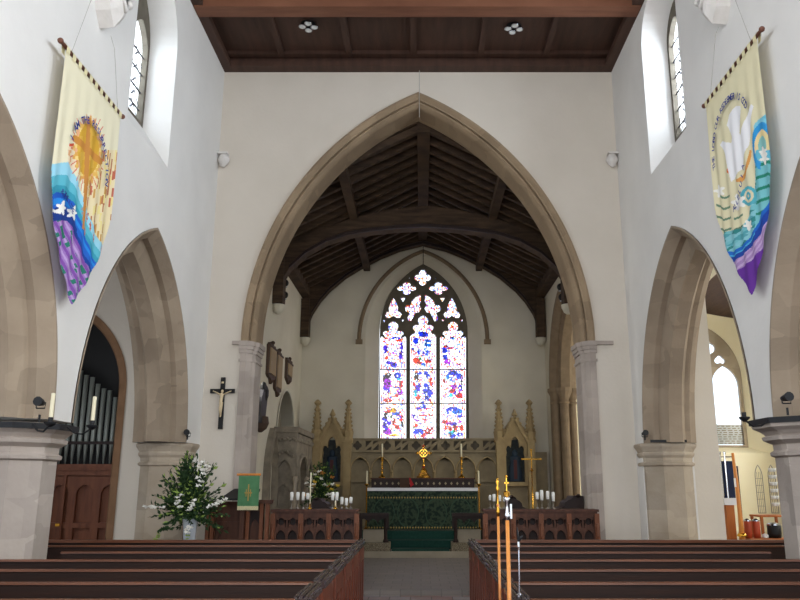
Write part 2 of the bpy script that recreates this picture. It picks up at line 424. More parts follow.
# chapel east wall with its window
CW = (7.66, .86, 2.50, 4.35, 1.35)
S(MB().plate([(3.9, 0), (9.3, 0), (9.3, 7.2), (3.9, 7.2)], [arch_pts(7.66, 1.28, 2.35, 4.4, 1.95)], XZ(19.8), 0, .5), 'wall_chapel', 'plaster_cream', 'cream east wall of the side chapel')
mb = MB()
def cring(w, a, z0, zs, r): return [(u, 19.8 + w, v) for u, v in arch_pts(7.66, a, z0, zs, r, 0, 14)]
mb.sweep([cring(-.01, 1.30, 2.33, 4.4, 1.97), cring(.36, .88, 2.5, 4.35, 1.37), cring(.5, .88, 2.5, 4.35, 1.37)], closed_ring=True)
S(mb, 'window_2', 'plaster_cream', 'splayed cream reveal of the chapel window')
t = thing('window_tracery', 'bright chapel window with traceried head and a pale lower panel', 'window', (7.66, 20.1, 2.5), kind='structure')
hs = [arch_pts(7.66 + s * .42, .36, 2.56, 4.1, .55, 0, 8) for s in (-1, 1)] + [foil(7.66, 5.12, [pi / 2 + k * pi / 2 for k in range(4)], .12, .13, 28), foil(7.32, 4.78, [pi / 2, pi, 0], .07, .08, 20), foil(8.0, 4.78, [pi / 2, pi, 0], .07, .08, 20)]
MB().plate(arch_pts(7.66, .87, 2.5, 4.35, 1.36, 0, 14), hs, XZ(20.15), 0, .1).build('stone_tracery', 'respond_stone', t)
MB().plate(arch_pts(7.66, .84, 2.52, 4.35, 1.33, 0, 10), [], XZ(20.22), 0, .005).build('glass', 'clear_glass', t)
mb = MB()
for r in range(9):
    x = 7.24
    while x < 8.44:
        w = random.uniform(.04, .12); mb.box(x, min(x + w, 8.46), 20.2, 20.215, 2.60 + r * .055, 2.622 + r * .055); x += w + .05
mb.build('inscription_lines', 'tomb_stone', t)
MB().plate([(7.3, 2.58), (8.44, 2.58), (8.44, 3.1), (7.3, 3.1)], [], XZ(20.216), 0, .004).build('lower_panel', 'vase_glass', t)
# arched brace of the aisle roof, seen through the far right arch
mb = MB()
mb.sweep([[(u, 12.95 + w, v) for u, v in arch_pts(6.6, 2.3, 3.2, 3.2, 2.6, d, 14)] for w, d in ((0, -.22), (0, .0), (.35, 0), (.35, -.22))], close_prof=True)
S(mb, 'aisle_roof_arch', 'plaster_cream', 'cream arched brace under the dark roof of the right aisle')

# ------------------------------------------------------------------ chancel shell
CL, CR, CY = -3.17, 3.3, 20.0
outl = [(13.1, 0), (20, 0), (20, 6.7), (13.1, 6.7)]
S(MB().plate(outl, [arch_pts(17.95, 1.15, .3, 2.55, 1.15, 0, 12), arch_pts(14.3, .6, 3.2, 5., .8, 0, 8)], YZ(CL, -1), 0, .5), 'wall_chancel_left', 'plaster_chancel', 'cream plastered left wall of the chancel with a pointed recess')  # near opening is added to let the chancel lamp in
S(MB().box(CL - .45, CL - .3, 16.7, 19.2, 0, 3.9), 'trim_6', 'tomb_stone', 'grey stone back of the pointed recess in the left chancel wall')
mb = MB(); arch_sweep(mb, [(-.03, -.07), (-.04, -.03), (-.03, 0), (.3, 0)], YZ(CL, -1), 17.95, 1.15, 1.2, 2.55, 1.15, 12)
S(mb, 'trim_5', 'corbel_white', 'slim hood moulding round the pointed recess')
RA = (17.2, 2.0, 3.88, 2.1)
out = [(13.1, 6.7), (13.1, 0), (15.2, 0)] + arch_pts(RA[0], RA[1], 0, RA[2], RA[3], 0, 14) + [(20, 0), (20, 6.7)]
out = [(13.1, 6.7), (13.1, 0)] + arch_pts(RA[0], RA[1], 0, RA[2], RA[3], 0, 14) + [(20, 0), (20, 6.7)]
S(MB().plate(out, [], YZ(CR, 1), 0, .6), 'wall_chancel_right', 'plaster_chancel', 'right wall of the chancel pierced by a wide arch')
mb = MB(); arch_sweep(mb, [(-.03, -.16), (-.04, -.0), (.1, .12), (.14, .12), (.2, .24), (.42, .24), (.5, .12), (.62, .0)], YZ(CR, 1), RA[0], RA[1], RA[2], RA[2], RA[3], 16)
S(mb, 'chancel_side_arch', 'hood_stone', 'dark moulded arch in the right chancel wall')
mb = MB()
for yc in (19.12, 15.28):
    for (dx, dy, r) in ((.02, .0, .10), (.2, -.16 if yc > 17 else .16, .11), (.42, -.02 if yc > 17 else .02, .10)):
        mb.lathe(CR + dx + .06, yc + dy, [(r + .05, 0), (r + .05, .5), (r, .6), (r, 3.5), (r + .03, 3.55), (r, 3.6), (r + .06, 3.75), (r + .1, 3.82), (r + .1, 3.9)], 12)
    mb.box(CR - .02, CR + .55, min(yc, yc + .25 * (1 if yc > 17 else -1)), max(yc, yc + .25 * (1 if yc > 17 else -1)), 0, 3.9)
S(mb, 'chancel_arch_respond', 'hood_stone', 'clustered dark stone shafts of the arch in the right chancel wall', smooth=False)
# east wall
WX = .06
S(MB().plate([(-3.9, 0), (3.9, 0), (3.9, 8.6), (-3.9, 8.6)], [arch_pts(WX, 1.53, 2.2, 5.45, 2.22, 0, 18)], XZ(CY), 0, .6), 'wall_chancel_east', 'plaster_chancel', 'plastered wall around the great east window')
mb = MB()
def ering(w, a, zs, r): return [(u, CY + w, v) for u, v in arch_pts(WX, a, 2.3, zs, r, 0, 20)]
mb.sweep([ering(-.01, 1.55, 5.45, 2.24), ering(.32, 1.21, 5.6, 1.93), ering(.6, 1.2, 5.6, 1.9)])
S(mb, 'window_3', 'plaster_chancel', 'splayed reveal of the east window')
mb = MB(); arch_sweep(mb, [(0, -.24), (-.06, -.22), (-.09, -.17), (-.06, -.14), (0, -.13)], XZ(CY), WX, 1.53, 5.3, 5.35, 2.25, 22)
for s in (-1, 1): mb.box(WX + s * 1.71 - .09, WX + s * 1.71 + .09, CY - .1, CY, 5.2, 5.32)
S(mb, 'window_hood', 'hood_stone', 'dark stone hood moulding over the east window')

# chancel roof
ZR, ZP = 8.12, 6.5
def roofz(x): return ZR - abs(x - .05) * (ZR - ZP) / 3.2
for s, nm in ((-1, 'left'), (1, 'right')):
    xe = .05 + s * 3.7
    S(MB().add([(.05, 13.1, ZR + .12), (xe, 13.1, roofz(xe) + .12), (xe, 20.2, roofz(xe) + .12), (.05, 20.2, ZR + .12), (.05, 13.1, ZR + .3), (xe, 13.1, roofz(xe) + .3), (xe, 20.2, roofz(xe) + .3), (.05, 20.2, ZR + .3)],
              [(0, 1, 2, 3), (7, 6, 5, 4), (0, 4, 5, 1), (1, 5, 6, 2), (2, 6, 7, 3), (3, 7, 4, 0)]), 'ceiling_chancel_' + nm, 'roof_wood', 'dark boards of the %s chancel roof slope' % nm)
t = thing('chancel_roof_timbers', 'dark oak rafters, purlins and ridge beam of the chancel roof', 'roof timbers', (.05, 16.5, ZR), kind='structure')
y = 13.25
while y < 19.8:
    for s in (-1, 1):
        xe = .05 + s * 3.3
        MB().bar((.05, y, ZR + .05), (xe, y, roofz(xe) + .05), .11, .14).build('rafter', 'roof_wood', t)
    y += .43
MB().box(-.07, .17, 13.12, 19.9, ZR - .12, ZR + .08).build('ridge_beam', 'roof_wood', t)
for s in (-1, 1):
    x = .05 + s * 1.52
    MB().bar((x, 13.12, roofz(x) - .06), (x, 19.9, roofz(x) - .06), .17, .18).build('purlin', 'roof_wood', t)
    x = .05 + s * 3.12
    MB().box(x - .12, x + .12, 13.12, 19.98, ZP - .1, ZP + .14).build('wall_plate', 'roof_wood', t)

def truss(y, bot, top, label, thick, px):
    t = thing('roof_truss', label, 'roof truss', (.05, y, 5.3), kind='structure')
    b = [(.05 + s * x, z) for s, l in ((-1, bot), (1, list(reversed(bot))[1:])) for x, z in l]
    tp = [(.05 + s * x, z) for s, l in ((1, list(reversed(top))), (-1, top[1:])) for x, z in l]
    MB().plate(b + tp, [], XZ(y - thick / 2), 0, thick).build('arched_beam', 'roof_wood', t)
    # moulding along the underside
    mb = MB(); mb.sweep([[(p[0], y + w, p[1] + dz) for p in b[2:-2]] for w, dz in ((-thick / 2 - .04, .0), (-thick / 2 - .04, .07), (-thick / 2, .09), (-thick / 2, 0))], close_prof=True)
    mb.build('moulding', 'oak_dark', t)
    for s in (-1, 1):
        x = .05 + s * px
        MB().box(x - .11, x + .11, y - .17, y + .165, 5.32, 6.35).build('wall_post', 'roof_wood', t)
        c = MB(); c.lathe(x, y, [(.05, 5.12), (.10, 5.16), (.14, 5.24), (.15, 5.32)], 10); c.build('corbel', 'corbel_white', t)
bot1 = [(3.1, 5.6), (2.98, 5.9), (2.8, 6.2), (2.45, 6.55), (2.0, 6.82), (1.55, 6.98), (1.1, 7.06), (.6, 7.12), (0, 7.16)]
top1 = [(0, 7.68), (.8, 7.56), (1.6, 7.36), (2.4, 7.05), (3.1, 6.72)]
bot1 = [(x + .14 * min(1, x / 2), z) for x, z in bot1]; top1 = [(x + .05, z) for x, z in top1]
bot1 = [(x * .985, 1.6 + (z - 1.6) * .9755) for x, z in bot1]; top1 = [(x * .985, 1.6 + (z - 1.6) * .9755) for x, z in top1]
truss(15.9, bot1, top1, 'dark cambered tie beam with curved braces, halfway along the chancel roof', .28, 3.11)
bot2 = [(3.1, 5.4), (2.98, 5.6), (2.86, 5.95), (2.65, 6.3), (2.4, 6.6), (2.0, 6.95), (1.6, 7.22), (1.1, 7.5), (.6, 7.72), (0, 7.88)]
top2 = [(0, 8.2), (1.6, 7.4), (3.15, 6.62)]
bot2 = [(x + .08 * min(1, x / 2), z) for x, z in bot2]
truss(19.72, bot2, top2, 'dark arched principal of the chancel roof set against the east wall', .22, 3.11)

# ------------------------------------------------------------------ east window tracery and glass
YW = 20.34
def W(zx, zy, oy=255): return Q(373 + zx / 8, oy + zy / 8, YW)
def Wfoil(cx, cy, angs, c, q, sx=1, sy=1):  return [W(u, v) for u, v in foil(cx, cy, angs, c, q, 40, sx, sy)]
def light_head(cx, top, half, foot):
    pts = []
    for (ox, oy, r, a0, a1) in ((-48, 78, 36, 130, 300), (0, 0, 38, 200, 340)):
        pass
    P = [(-half, foot), (-half, 662 if top > 530 else 650)]
    sh = 660 if top > 530 else 648
    P = [(-half, foot), (-half, sh), (-half + 10, sh - 16), (-half + 30, sh - 24), (-62, top + 100), (-82, top + 78), (-80, top + 52), (-60, top + 40), (-42, top + 44), (-32, top + 38), (-42, top + 14), (-36, top - 12), (-18, top - 28), (0, top - 34)]
    P = P + [(-x, y) for x, y in reversed(P[:-1])]
    return [W(cx + x, y) for x, y in P]
hs = []
FOOT = 1480
hs.append(light_head(161, 560, 104, FOOT)); hs.append(light_head(401, 512, 104, FOOT)); hs.append(light_head(641, 560, 104, FOOT))
D4 = [0, pi / 2, pi, -pi / 2]
hs.append(Wfoil(397, 178, D4, 38, 29))
hs.append(Wfoil(270, 264, D4, 36, 26, 1.25, .85)); hs.append(Wfoil(524, 264, D4, 36, 26, 1.25, .85))
for cx in (163, 632):
    P = [(0, -108), (-22, -70), (-38, -25), (-34, 0), (-55, 8), (-68, 32), (-55, 58), (-28, 60), (0, 42), (28, 60), (55, 58), (68, 32), (55, 8), (34, 0), (38, -25), (22, -70)]
    hs.append([W(cx + x, 443 + y) for x, y in P])
Pm = [(380, 312), (383, 372), (370, 392), (386, 425), (368, 458), (338, 462), (325, 490), (305, 530), (280, 522), (275, 495), (292, 462), (262, 448), (256, 415), (268, 394), (300, 396), (312, 360), (345, 328)]
hs.append([W(x, y) for x, y in Pm]); hs.append([W(797 - x, y) for x, y in Pm])
for (x, y, r) in ((240, 352, 24), (555, 352, 24), (292, 180, 8), (502, 182, 8), (90, 524, 14), (237, 520, 14), (560, 518, 14), (710, 520, 14)):
    hs.append([W(x - r, y - r * .7), W(x + r, y - r * .7), W(x, y + r)])
east = thing('east_window', 'three-light stained glass east window with pointed tracery above the altar', 'window', (WX, YW, 2.4), kind='structure')
outl = arch_pts(WX + .02, 1.2, 2.35, 5.62, 1.92, 0, 20)
MB().plate(outl, hs, XZ(YW), 0, .14).build('stone_tracery', 'tracery_stone', east)
mb = MB()
for yy in (349 + 560, 145 + 1040):
    a = W(50, yy); b = W(750, yy); mb.bar((a[0], YW + .15, a[1]), (b[0], YW + .15, b[1]), .02, .03)
mb.build('iron_saddle_bars', 'iron', east)

def colored_grid(name, mname, fn, u0, u1, v0, v1, nu, nv, mp, parent, inside=None, props=None):
    """fn(u,v)->srgb tuple; vertex grid carrying pattern colours"""
    vs = []; idx = {}; cols = []
    for j in range(nv + 1):
        for i in range(nu + 1):
            u = u0 + (u1 - u0) * i / nu; v = v0 + (v1 - v0) * j / nv
            idx[(i, j)] = len(vs); vs.append(mp(u, v))
    fs = []; fc = []
    for j in range(nv):
        for i in range(nu):
            u = u0 + (u1 - u0) * (i + .5) / nu; v = v0 + (v1 - v0) * (j + .5) / nv
            if inside and not inside(u, v): continue
            fs.append((idx[(i, j)], idx[(i + 1, j)], idx[(i + 1, j + 1)], idx[(i, j + 1)])); fc.append(fn(u, v))
    o = ORG[parent.name]
    me = bpy.data.meshes.new(name); me.from_pydata([(p[0] - o.x, p[1] - o.y, p[2] - o.z) for p in vs], [], fs)
    ca = me.color_attributes.new('Col', 'FLOAT_COLOR', 'CORNER'); buf = []
    for c in fc:
        l = (*lin(c), 1.); buf += l * 4
    ca.data.foreach_set('color', buf); me.materials.append(MATS[mname])
    ob = bpy.data.objects.new(name, me); COL.objects.link(ob); ob.parent = parent; ORG[ob.name] = o
    return ob
# stained glass: pattern in the window's own drawing grid (8 units = about 4 cm)
rg = random.Random(3)
pieces = []
def blob(x, y, rx, ry, c, a=0): pieces.append((x, y, rx, ry, c, a))
B1, B2, PU, MG, RD, OR, GN, TQ, YL, DK = '2456c8', '2a8ad8', '6a3ac0', 'a838b8', 'c81c3c', 'd8642c', '3c9a6c', '3cb8c8', 'e0b838', '54303c'
Z6 = 560
for (x, y, rx, ry, c) in [
    # left light, top scene
    (98, 190, 14, 30, PU), (180, 100, 30, 10, B1), (205, 115, 22, 12, OR), (228, 170, 9, 40, PU), (160, 220, 26, 5, MG), (220, 245, 14, 26, PU), (105, 255, 12, 20, OR), (125, 295, 22, 12, PU), (165, 315, 24, 18, '7048d8'), (110, 100, 18, 6, OR),
    # centre light, top
    (400, 70, 34, 20, B1), (345, 120, 20, 22, B1), (440, 140, 24, 26, B2), (410, 115, 30, 6, RD), (365, 210, 8, 24, B1), (432, 215, 10, 24, '4a6ac0'), (400, 215, 14, 10, PU), (345, 280, 22, 20, OR), (375, 265, 12, 10, GN), (440, 288, 24, 18, RD), (402, 312, 16, 14, B2), (370, 298, 24, 8, RD), (320, 185, 8, 12, B1),
    # right light, top
    (635, 98, 18, 10, B2), (650, 98, 8, 6, YL), (690, 102, 20, 6, OR), (580, 165, 14, 10, OR), (625, 180, 24, 7, RD), (574, 200, 18, 24, B1), (580, 250, 16, 22, B1), (600, 290, 26, 16, MG), (650, 265, 12, 8, OR), (700, 310, 22, 6, RD),
    # left, middle
    (195, 400, 24, 22, B1), (205, 425, 16, 12, TQ), (120, 400, 22, 20, DK), (115, 460, 26, 40, MG), (105, 500, 22, 30, PU), (120, 515, 12, 16, B1), (215, 535, 22, 20, MG), (225, 470, 12, 26, RD), (90, 440, 8, 40, DK), (185, 495, 24, 6, PU), (120, 600, 30, 14, OR), (190, 570, 10, 14, RD), (140, 580, 10, 14, B1),
    # centre, middle
    (375, 380, 14, 12, B1), (420, 380, 12, 14, B1), (348, 410, 16, 30, DK), (440, 400, 14, 24, B1), (465, 450, 12, 32, OR), (360, 490, 18, 30, PU), (340, 540, 12, 26, TQ), (360, 575, 18, 20, OR), (425, 510, 26, 40, B1), (455, 545, 16, 30, B1), (430, 585, 16, 20, '3038a0'), (425, 525, 8, 8, YL), (410, 650, 16, 14, B1), (395, 620, 10, 14, B1), (460, 600, 8, 12, RD), (330, 470, 8, 16, RD),
    # right, middle
    (640, 380, 34, 18, B1), (605, 410, 18, 22, B2), (690, 405, 20, 22, B1), (620, 435, 16, 12, B2), (645, 490, 24, 18, MG), (635, 520, 20, 20, RD), (690, 560, 26, 20, RD), (700, 500, 14, 20, PU), (712, 460, 8, 26, DK), (625, 555, 14, 14, TQ), (690, 535, 10, 10, MG), (655, 535, 12, 16, PU), (570, 440, 8, 14, OR),
    # left, bottom
    (160, 680, 20, 18, YL), (180, 700, 26, 18, B2), (125, 690, 22, 12, OR), (205, 705, 18, 14, RD), (100, 720, 12, 28, DK), (90, 750, 18, 16, B1), (205, 730, 16, 22, PU), (225, 740, 12, 26, RD), (120, 785, 26, 14, PU), (100, 800, 20, 40, PU), (115, 850, 30, 22, MG), (165, 770, 14, 30, OR), (190, 815, 20, 14, OR), (235, 790, 10, 22, DK), (165, 880, 40, 8, YL), (145, 730, 12, 10, GN), (90, 780, 8, 20, B1),
    # centre, bottom
    (400, 650, 20, 10, B2), (370, 665, 26, 6, PU), (432, 665, 26, 6, RD), (330, 720, 20, 6, PU), (462, 715, 14, 16, RD), (400, 720, 30, 6, OR), (350, 760, 24, 5, MG), (420, 755, 30, 5, RD), (340, 800, 18, 14, OR), (330, 815, 10, 10, GN), (365, 850, 36, 22, B1), (445, 850, 34, 22, RD), (402, 880, 18, 16, RD), (470, 830, 12, 16, RD),
    # right, bottom
    (640, 670, 36, 16, B1), (675, 690, 34, 22, B2), (695, 720, 18, 16, B1), (595, 690, 12, 20, B1), (575, 770, 22, 14, RD), (610, 790, 22, 10, MG), (650, 790, 24, 14, PU), (660, 820, 16, 20, RD), (710, 820, 14, 22, OR), (620, 830, 12, 14, OR), (625, 860, 20, 14, TQ), (640, 885, 24, 14, B1), (690, 870, 22, 12, B1), (580, 820, 10, 16, OR), (650, 850, 12, 10, GN), (700, 770, 10, 10, MG)]:
    oy = Z6 if y < 600 else (1040 - 560 + 560 - 480)  # scenes above come from two drawings
    yy = y + (Z6 if y < 640 else Z6)
    blob(x, yy, rx, ry, c)
def glass_col(zx, zy):
    # zx, zy: drawing units
    h = math.sin(zx * 12.9898 + zy * 78.233) * 43758.5453; h -= math.floor(h)
    ix, iy = int(zx // 9), int(zy // 11)
    h2 = math.sin(ix * 127.1 + iy * 311.7) * 43758.5453; h2 -= math.floor(h2)
    h3 = math.sin(ix * 269.5 + iy * 183.3) * 43758.5453; h3 -= math.floor(h3)
    wob = 5 * sin(zy * .21 + zx * .13) + 4 * sin(zx * .33 - zy * .11)
    for (x, y, rx, ry, c, a) in pieces:
        dx = (zx + wob * .6 - x) / (rx * 1.18); dy = (zy + wob * .4 - y) / (ry * 1.18)
        if dx * dx + dy * dy < 1:
            if h2 > .94: return (1, 1, 1)
            if h3 < .10: return lin_s('2a2030')
            kk = .62 + .75 * h3; q = lin_s(c); return tuple(min(1, e * kk) for e in q)
    # borders of each light
    if zy > 650:
        for cx in (161, 401, 641):
            d = abs(zx - cx)
            if 78 < d < 104:
                if 88 < d < 97: return lin_s(('d8402c', 'ffffff', 'e8a890', 'ffffff', '7a5cc0', 'f4d8a0', 'ffffff', 'd87840')[int(h2 * 8)])
                if 78 < d < 84 and h3 < .55: return lin_s('a86a78')
                return (1, 1, 1)
    if h2 < .11: return lin_s(('d8502c', 'c05a90', '6a78c8', 'e0a050')[int(h3 * 4)])
    if h2 < .45: return lin_s(('f0a890', 'b8a0e0', 'f0d0a0', 'a8c8f0')[int(h3 * 4)])
    return (1, 1, 1)
_lc = {}
def lin_s(h):
    if h not in _lc: _lc[h] = tuple(int(h[i:i + 2], 16) / 255 for i in (0, 2, 4))
    return _lc[h]
a0 = W(45, 1484); a1 = W(760, 95)
def inv(u, v):
    px, py = PR(u, YW, v); return ((px - 373) * 8, (py - 255) * 8)
colored_grid('stained_glass', 'stained_glass', lambda u, v: glass_col(*inv(u, v)), a0[0], a1[0], a0[1], a1[1], 210, 430, lambda u, v: (u, YW + .1, v), east,
             inside=lambda u, v: v < 5.62 or (abs(u - WX - .02) < 1.2 and hypot(abs(u - WX - .02) + .936, v - 5.62) < 2.13))

# ================================================================== THINGS
# ---- banners
def interp(pts, x):
    if x <= pts[0][0]: return pts[0][1]
    for (a, b), (c, d) in zip(pts, pts[1:]):
        if x <= c: return b + (d - b) * (x - a) / (c - a)
    return pts[-1][1]
def inpoly(x, y, P):
    r = False; j = len(P) - 1
    for i in range(len(P)):
        if (P[i][1] > y) != (P[j][1] > y) and x < (P[j][0] - P[i][0]) * (y - P[i][1]) / (P[j][1] - P[i][1]) + P[i][0]: r = not r
        j = i
    return r
def hsh(a, b):
    h = math.sin(a * 127.1 + b * 311.7) * 43758.5453; return h - math.floor(h)
def dseg(px, py, x0, y0, x1, y1):
    t = max(0, min(1, ((px - x0) * (x1 - x0) + (py - y0) * (y1 - y0)) / ((x1 - x0) ** 2 + (y1 - y0) ** 2)))
    return hypot(px - x0 - t * (x1 - x0), py - y0 - t * (y1 - y0))
CREAM = lin_s('ebe4c6')
def art_left(x, y):
    # star flowers
    for cx, cy in ((60, 208), (71, 213), (57, 214)):
        a = atan2(y - cy, x - cx); r = hypot((x - cx) * 1.5, y - cy)
        if r < 4 + 4 * cos(a * 2.5) ** 2 and cx != 57: return lin_s('f4f4ee')
    if x < 59 and abs(y - 210 - (x - 50) * .3) < 1.5: return lin_s('f4f4ee')
    teal = interp([(50, 164), (66, 162), (72, 172), (78, 186), (84, 205), (90, 222), (97, 240), (104, 247), (112, 236)], x)
    blue = interp([(50, 195), (56, 192), (64, 194), (72, 203), (78, 218), (84, 236), (90, 254), (95, 264), (102, 272)], x)
    purp = interp([(50, 222), (58, 220), (66, 221), (72, 230), (78, 247), (84, 263), (90, 273), (96, 283)], x)
    if abs(dseg(x, y, 87.8, 119, 81.5, 228)) < 1.6: return lin_s('c88a48')
    if abs(dseg(x, y, 73.5, 138, 99, 162)) < 3.0: return lin_s('cc8c42')
    if y > purp:
        k = (x - 50) * .9 + (y - 222) * .35
        s = sin((y - purp) * .5 + x * .15)
        st = sin(x * .9 - (y - 222) * .32)
        if hsh(int((y + x * .5) // 5), int((x - (y - 222) * .3) // 5)) > .72 and st > -.1: return lin_s('2f7a6a')
        if st > .75: return lin_s('bda2d4')
        if st > -.5: return lin_s('a07cc0')
        return lin_s('8452aa')
    if y > blue:
        f = (y - blue) / max(4, purp - blue)
        if f < .2: return lin_s('2a62c8')
        if f < .42: return lin_s('2f8ce0')
        if x < 76 and f > .55: return lin_s('24408c')
        return lin_s('2c66c8' if f < .75 else '24489c')
    e = hypot((x - 86.5) / 13.5, (y - 150) / 33)
    jag = 1 + .09 * sin(atan2((y - 150) / 33, (x - 86.5) / 13.5) * 22)
    if e < .8: return lin_s('d6a63c') if hsh(int(x // 3), int(y // 8)) > .3 else lin_s('dcb04c')
    if e < 1.0 * jag: return lin_s(('e0a858', 'e6b860', 'e8b088', 'f0d488')[int(hsh(int(x // 2), int(y // 4)) * 4)])
    if e < 1.32 and y > 118 and sin(atan2((y - 150) / 33, (x - 86.5) / 13.5) * 30) > .88: return lin_s('d87860')
    if y > teal:
        f = (y - teal) / max(5, blue - teal)
        if x > 80 and hsh(int(x // 1.1), int((y + x * 3) // 8)) > .93: return lin_s('c06858')
        return lin_s('9cd6ea') if f < .4 else (lin_s('5fb8cc') if f < .75 else lin_s('3f9cb4'))
    if 67 < x < 73.5 and 143.5 < y < 146.5: return lin_s('d85a3c')
    if 66 < x < 74 and 147 < y < 170: return lin_s('ecd8b8') if hsh(int(x//2), int(y//3)) > .3 else lin_s('e0a878')
    if y > 150 and x > 84:
        c_ = int((x + y * .12) // 1.15)
        h = hsh(c_, int((y + 37 * (c_ % 5)) // 9))
        if h > .80: return lin_s(('c06850', 'b87850', 'd0a058')[int(h * 1000) % 3])
        if h < .12: return lin_s('ecdc96')
        return lin_s('ecdcb2')
    return CREAM
DOVE = [(721, 145), (723, 141), (728, 142), (732, 143), (733, 137), (728, 125), (730, 115), (737, 106), (742.5, 106), (742.5, 112), (740, 133), (741, 135), (747, 118), (753, 104), (755, 106), (752, 125), (750, 145), (745, 157), (743, 169), (738, 175), (733, 182), (729, 165), (727, 155), (724, 150)]
def art_right(x, y):
    if inpoly(x, y, DOVE): return lin_s('f2f2f4')
    if hypot((x - 731) / 3, (y - 171) / 2.5) < 1: return lin_s('e8803c')
    if 737 < x < 752 and 150 < y < 182 and abs(hypot((x - 738) / 14, (y - 140) / 42) - 1) < .07: return lin_s('e0a058')
    for cx, cy, r in ((766, 158, 7), (721, 191, 7), (740, 202, 9), (750, 225, 6), (765, 152, 6)):
        a = atan2(y - cy, x - cx); rr = hypot((x - cx) * 1.3, y - cy)
        if rr < r * (.55 + .45 * cos(a * 2.5 + cx) ** 2): return lin_s('f4f2ea')
    purp = interp([(725, 272), (740, 270), (752, 261), (762, 250), (772, 238), (780, 228)], x)
    mauve = interp([(725, 262), (735, 262), (748, 252), (758, 240), (768, 222), (780, 206)], x)
    blue = interp([(722, 250), (735, 252), (747, 243), (756, 230), (764, 212), (780, 186)], x)
    teal = interp([(718, 240), (726, 232), (735, 230), (744, 228), (750, 216), (755, 198), (757, 160), (763, 118), (770, 112), (780, 130)], x)
    if y > purp: return lin_s('6a3a9a')
    if y > mauve:
        return lin_s('a98abf') if sin((y - mauve) * .9 + x * .3) > -.2 else lin_s('c4aad2')
    if y > blue:
        f = (y - blue) / max(3, mauve - blue)
        return lin_s('2a6cc8') if f < .35 else (lin_s('54b0dc') if f < .5 and x < 757 else lin_s('2a4aa4'))
    rr = hypot((x - 750), (y - 196) * .75)
    if 5 < rr < 7.5 or (rr < 3.2 and rr > 1.4): return lin_s('5ab4c4')
    rr = hypot((x - 764) / 9, (y - 146) / 21)
    if .8 < rr < 1.15 and (y < 152 or x < 762): return lin_s('3a9ad8')
    if 1.15 <= rr < 1.35 and y < 160 and x > 756: return lin_s('84cce0')
    if .5 < rr <= .8 and (y < 150): return lin_s('ecd8a0')
    if rr <= .5: return lin_s('8cc4c0')
    if y > teal:
        if x > 757 and y > 158:
            v = (y - 160 - abs(x - 770) * .4) % 12
            return lin_s('2c8a72') if v < 3.2 and y < 215 else lin_s('7cc4cc')
        if x > 757: return lin_s('6cbcd4')
        return lin_s(('7cc4cc', '5aa8b4', '3c8c8c', '8ccad4')[int(hsh(int((x + y) // 3), int(y // 6)) * 4)])
    if y > 195 and x < 748:
        v = (y - 197 - abs(x - 726) * -.5 + (x > 732) * 7) % 11
        if v < 2.2 and (718 < x < 732 or 736 < x < 745) and y < 232: return lin_s('6a8a70')
    return lin_s('e4dcb8')

FONT = bpy.data.fonts.load('<builtin>') if False else None
def letters(txt, size):
    """flat glyph outlines as meshes, one per character: list of (verts2d, faces, advance)"""
    out = []
    for ch in txt:
        if ch == ' ': out.append(None); continue
        cu = bpy.data.curves.new('glyph', 'FONT'); cu.body = ch; cu.size = size; cu.align_x = 'CENTER'; cu.resolution_u = 2; cu.offset = size * .02
        ob = bpy.data.objects.new('glyph', cu); COL.objects.link(ob)
        bpy.context.view_layer.update()
        me = ob.evaluated_get(bpy.context.evaluated_depsgraph_get()).to_mesh()
        out.append(([(v.co.x, v.co.y) for v in me.vertices], [tuple(p.vertices) for p in me.polygons]))
        ob.evaluated_get(bpy.context.evaluated_depsgraph_get()).to_mesh_clear()
        COL.objects.unlink(ob); bpy.data.objects.remove(ob); bpy.data.curves.remove(cu)
    return out

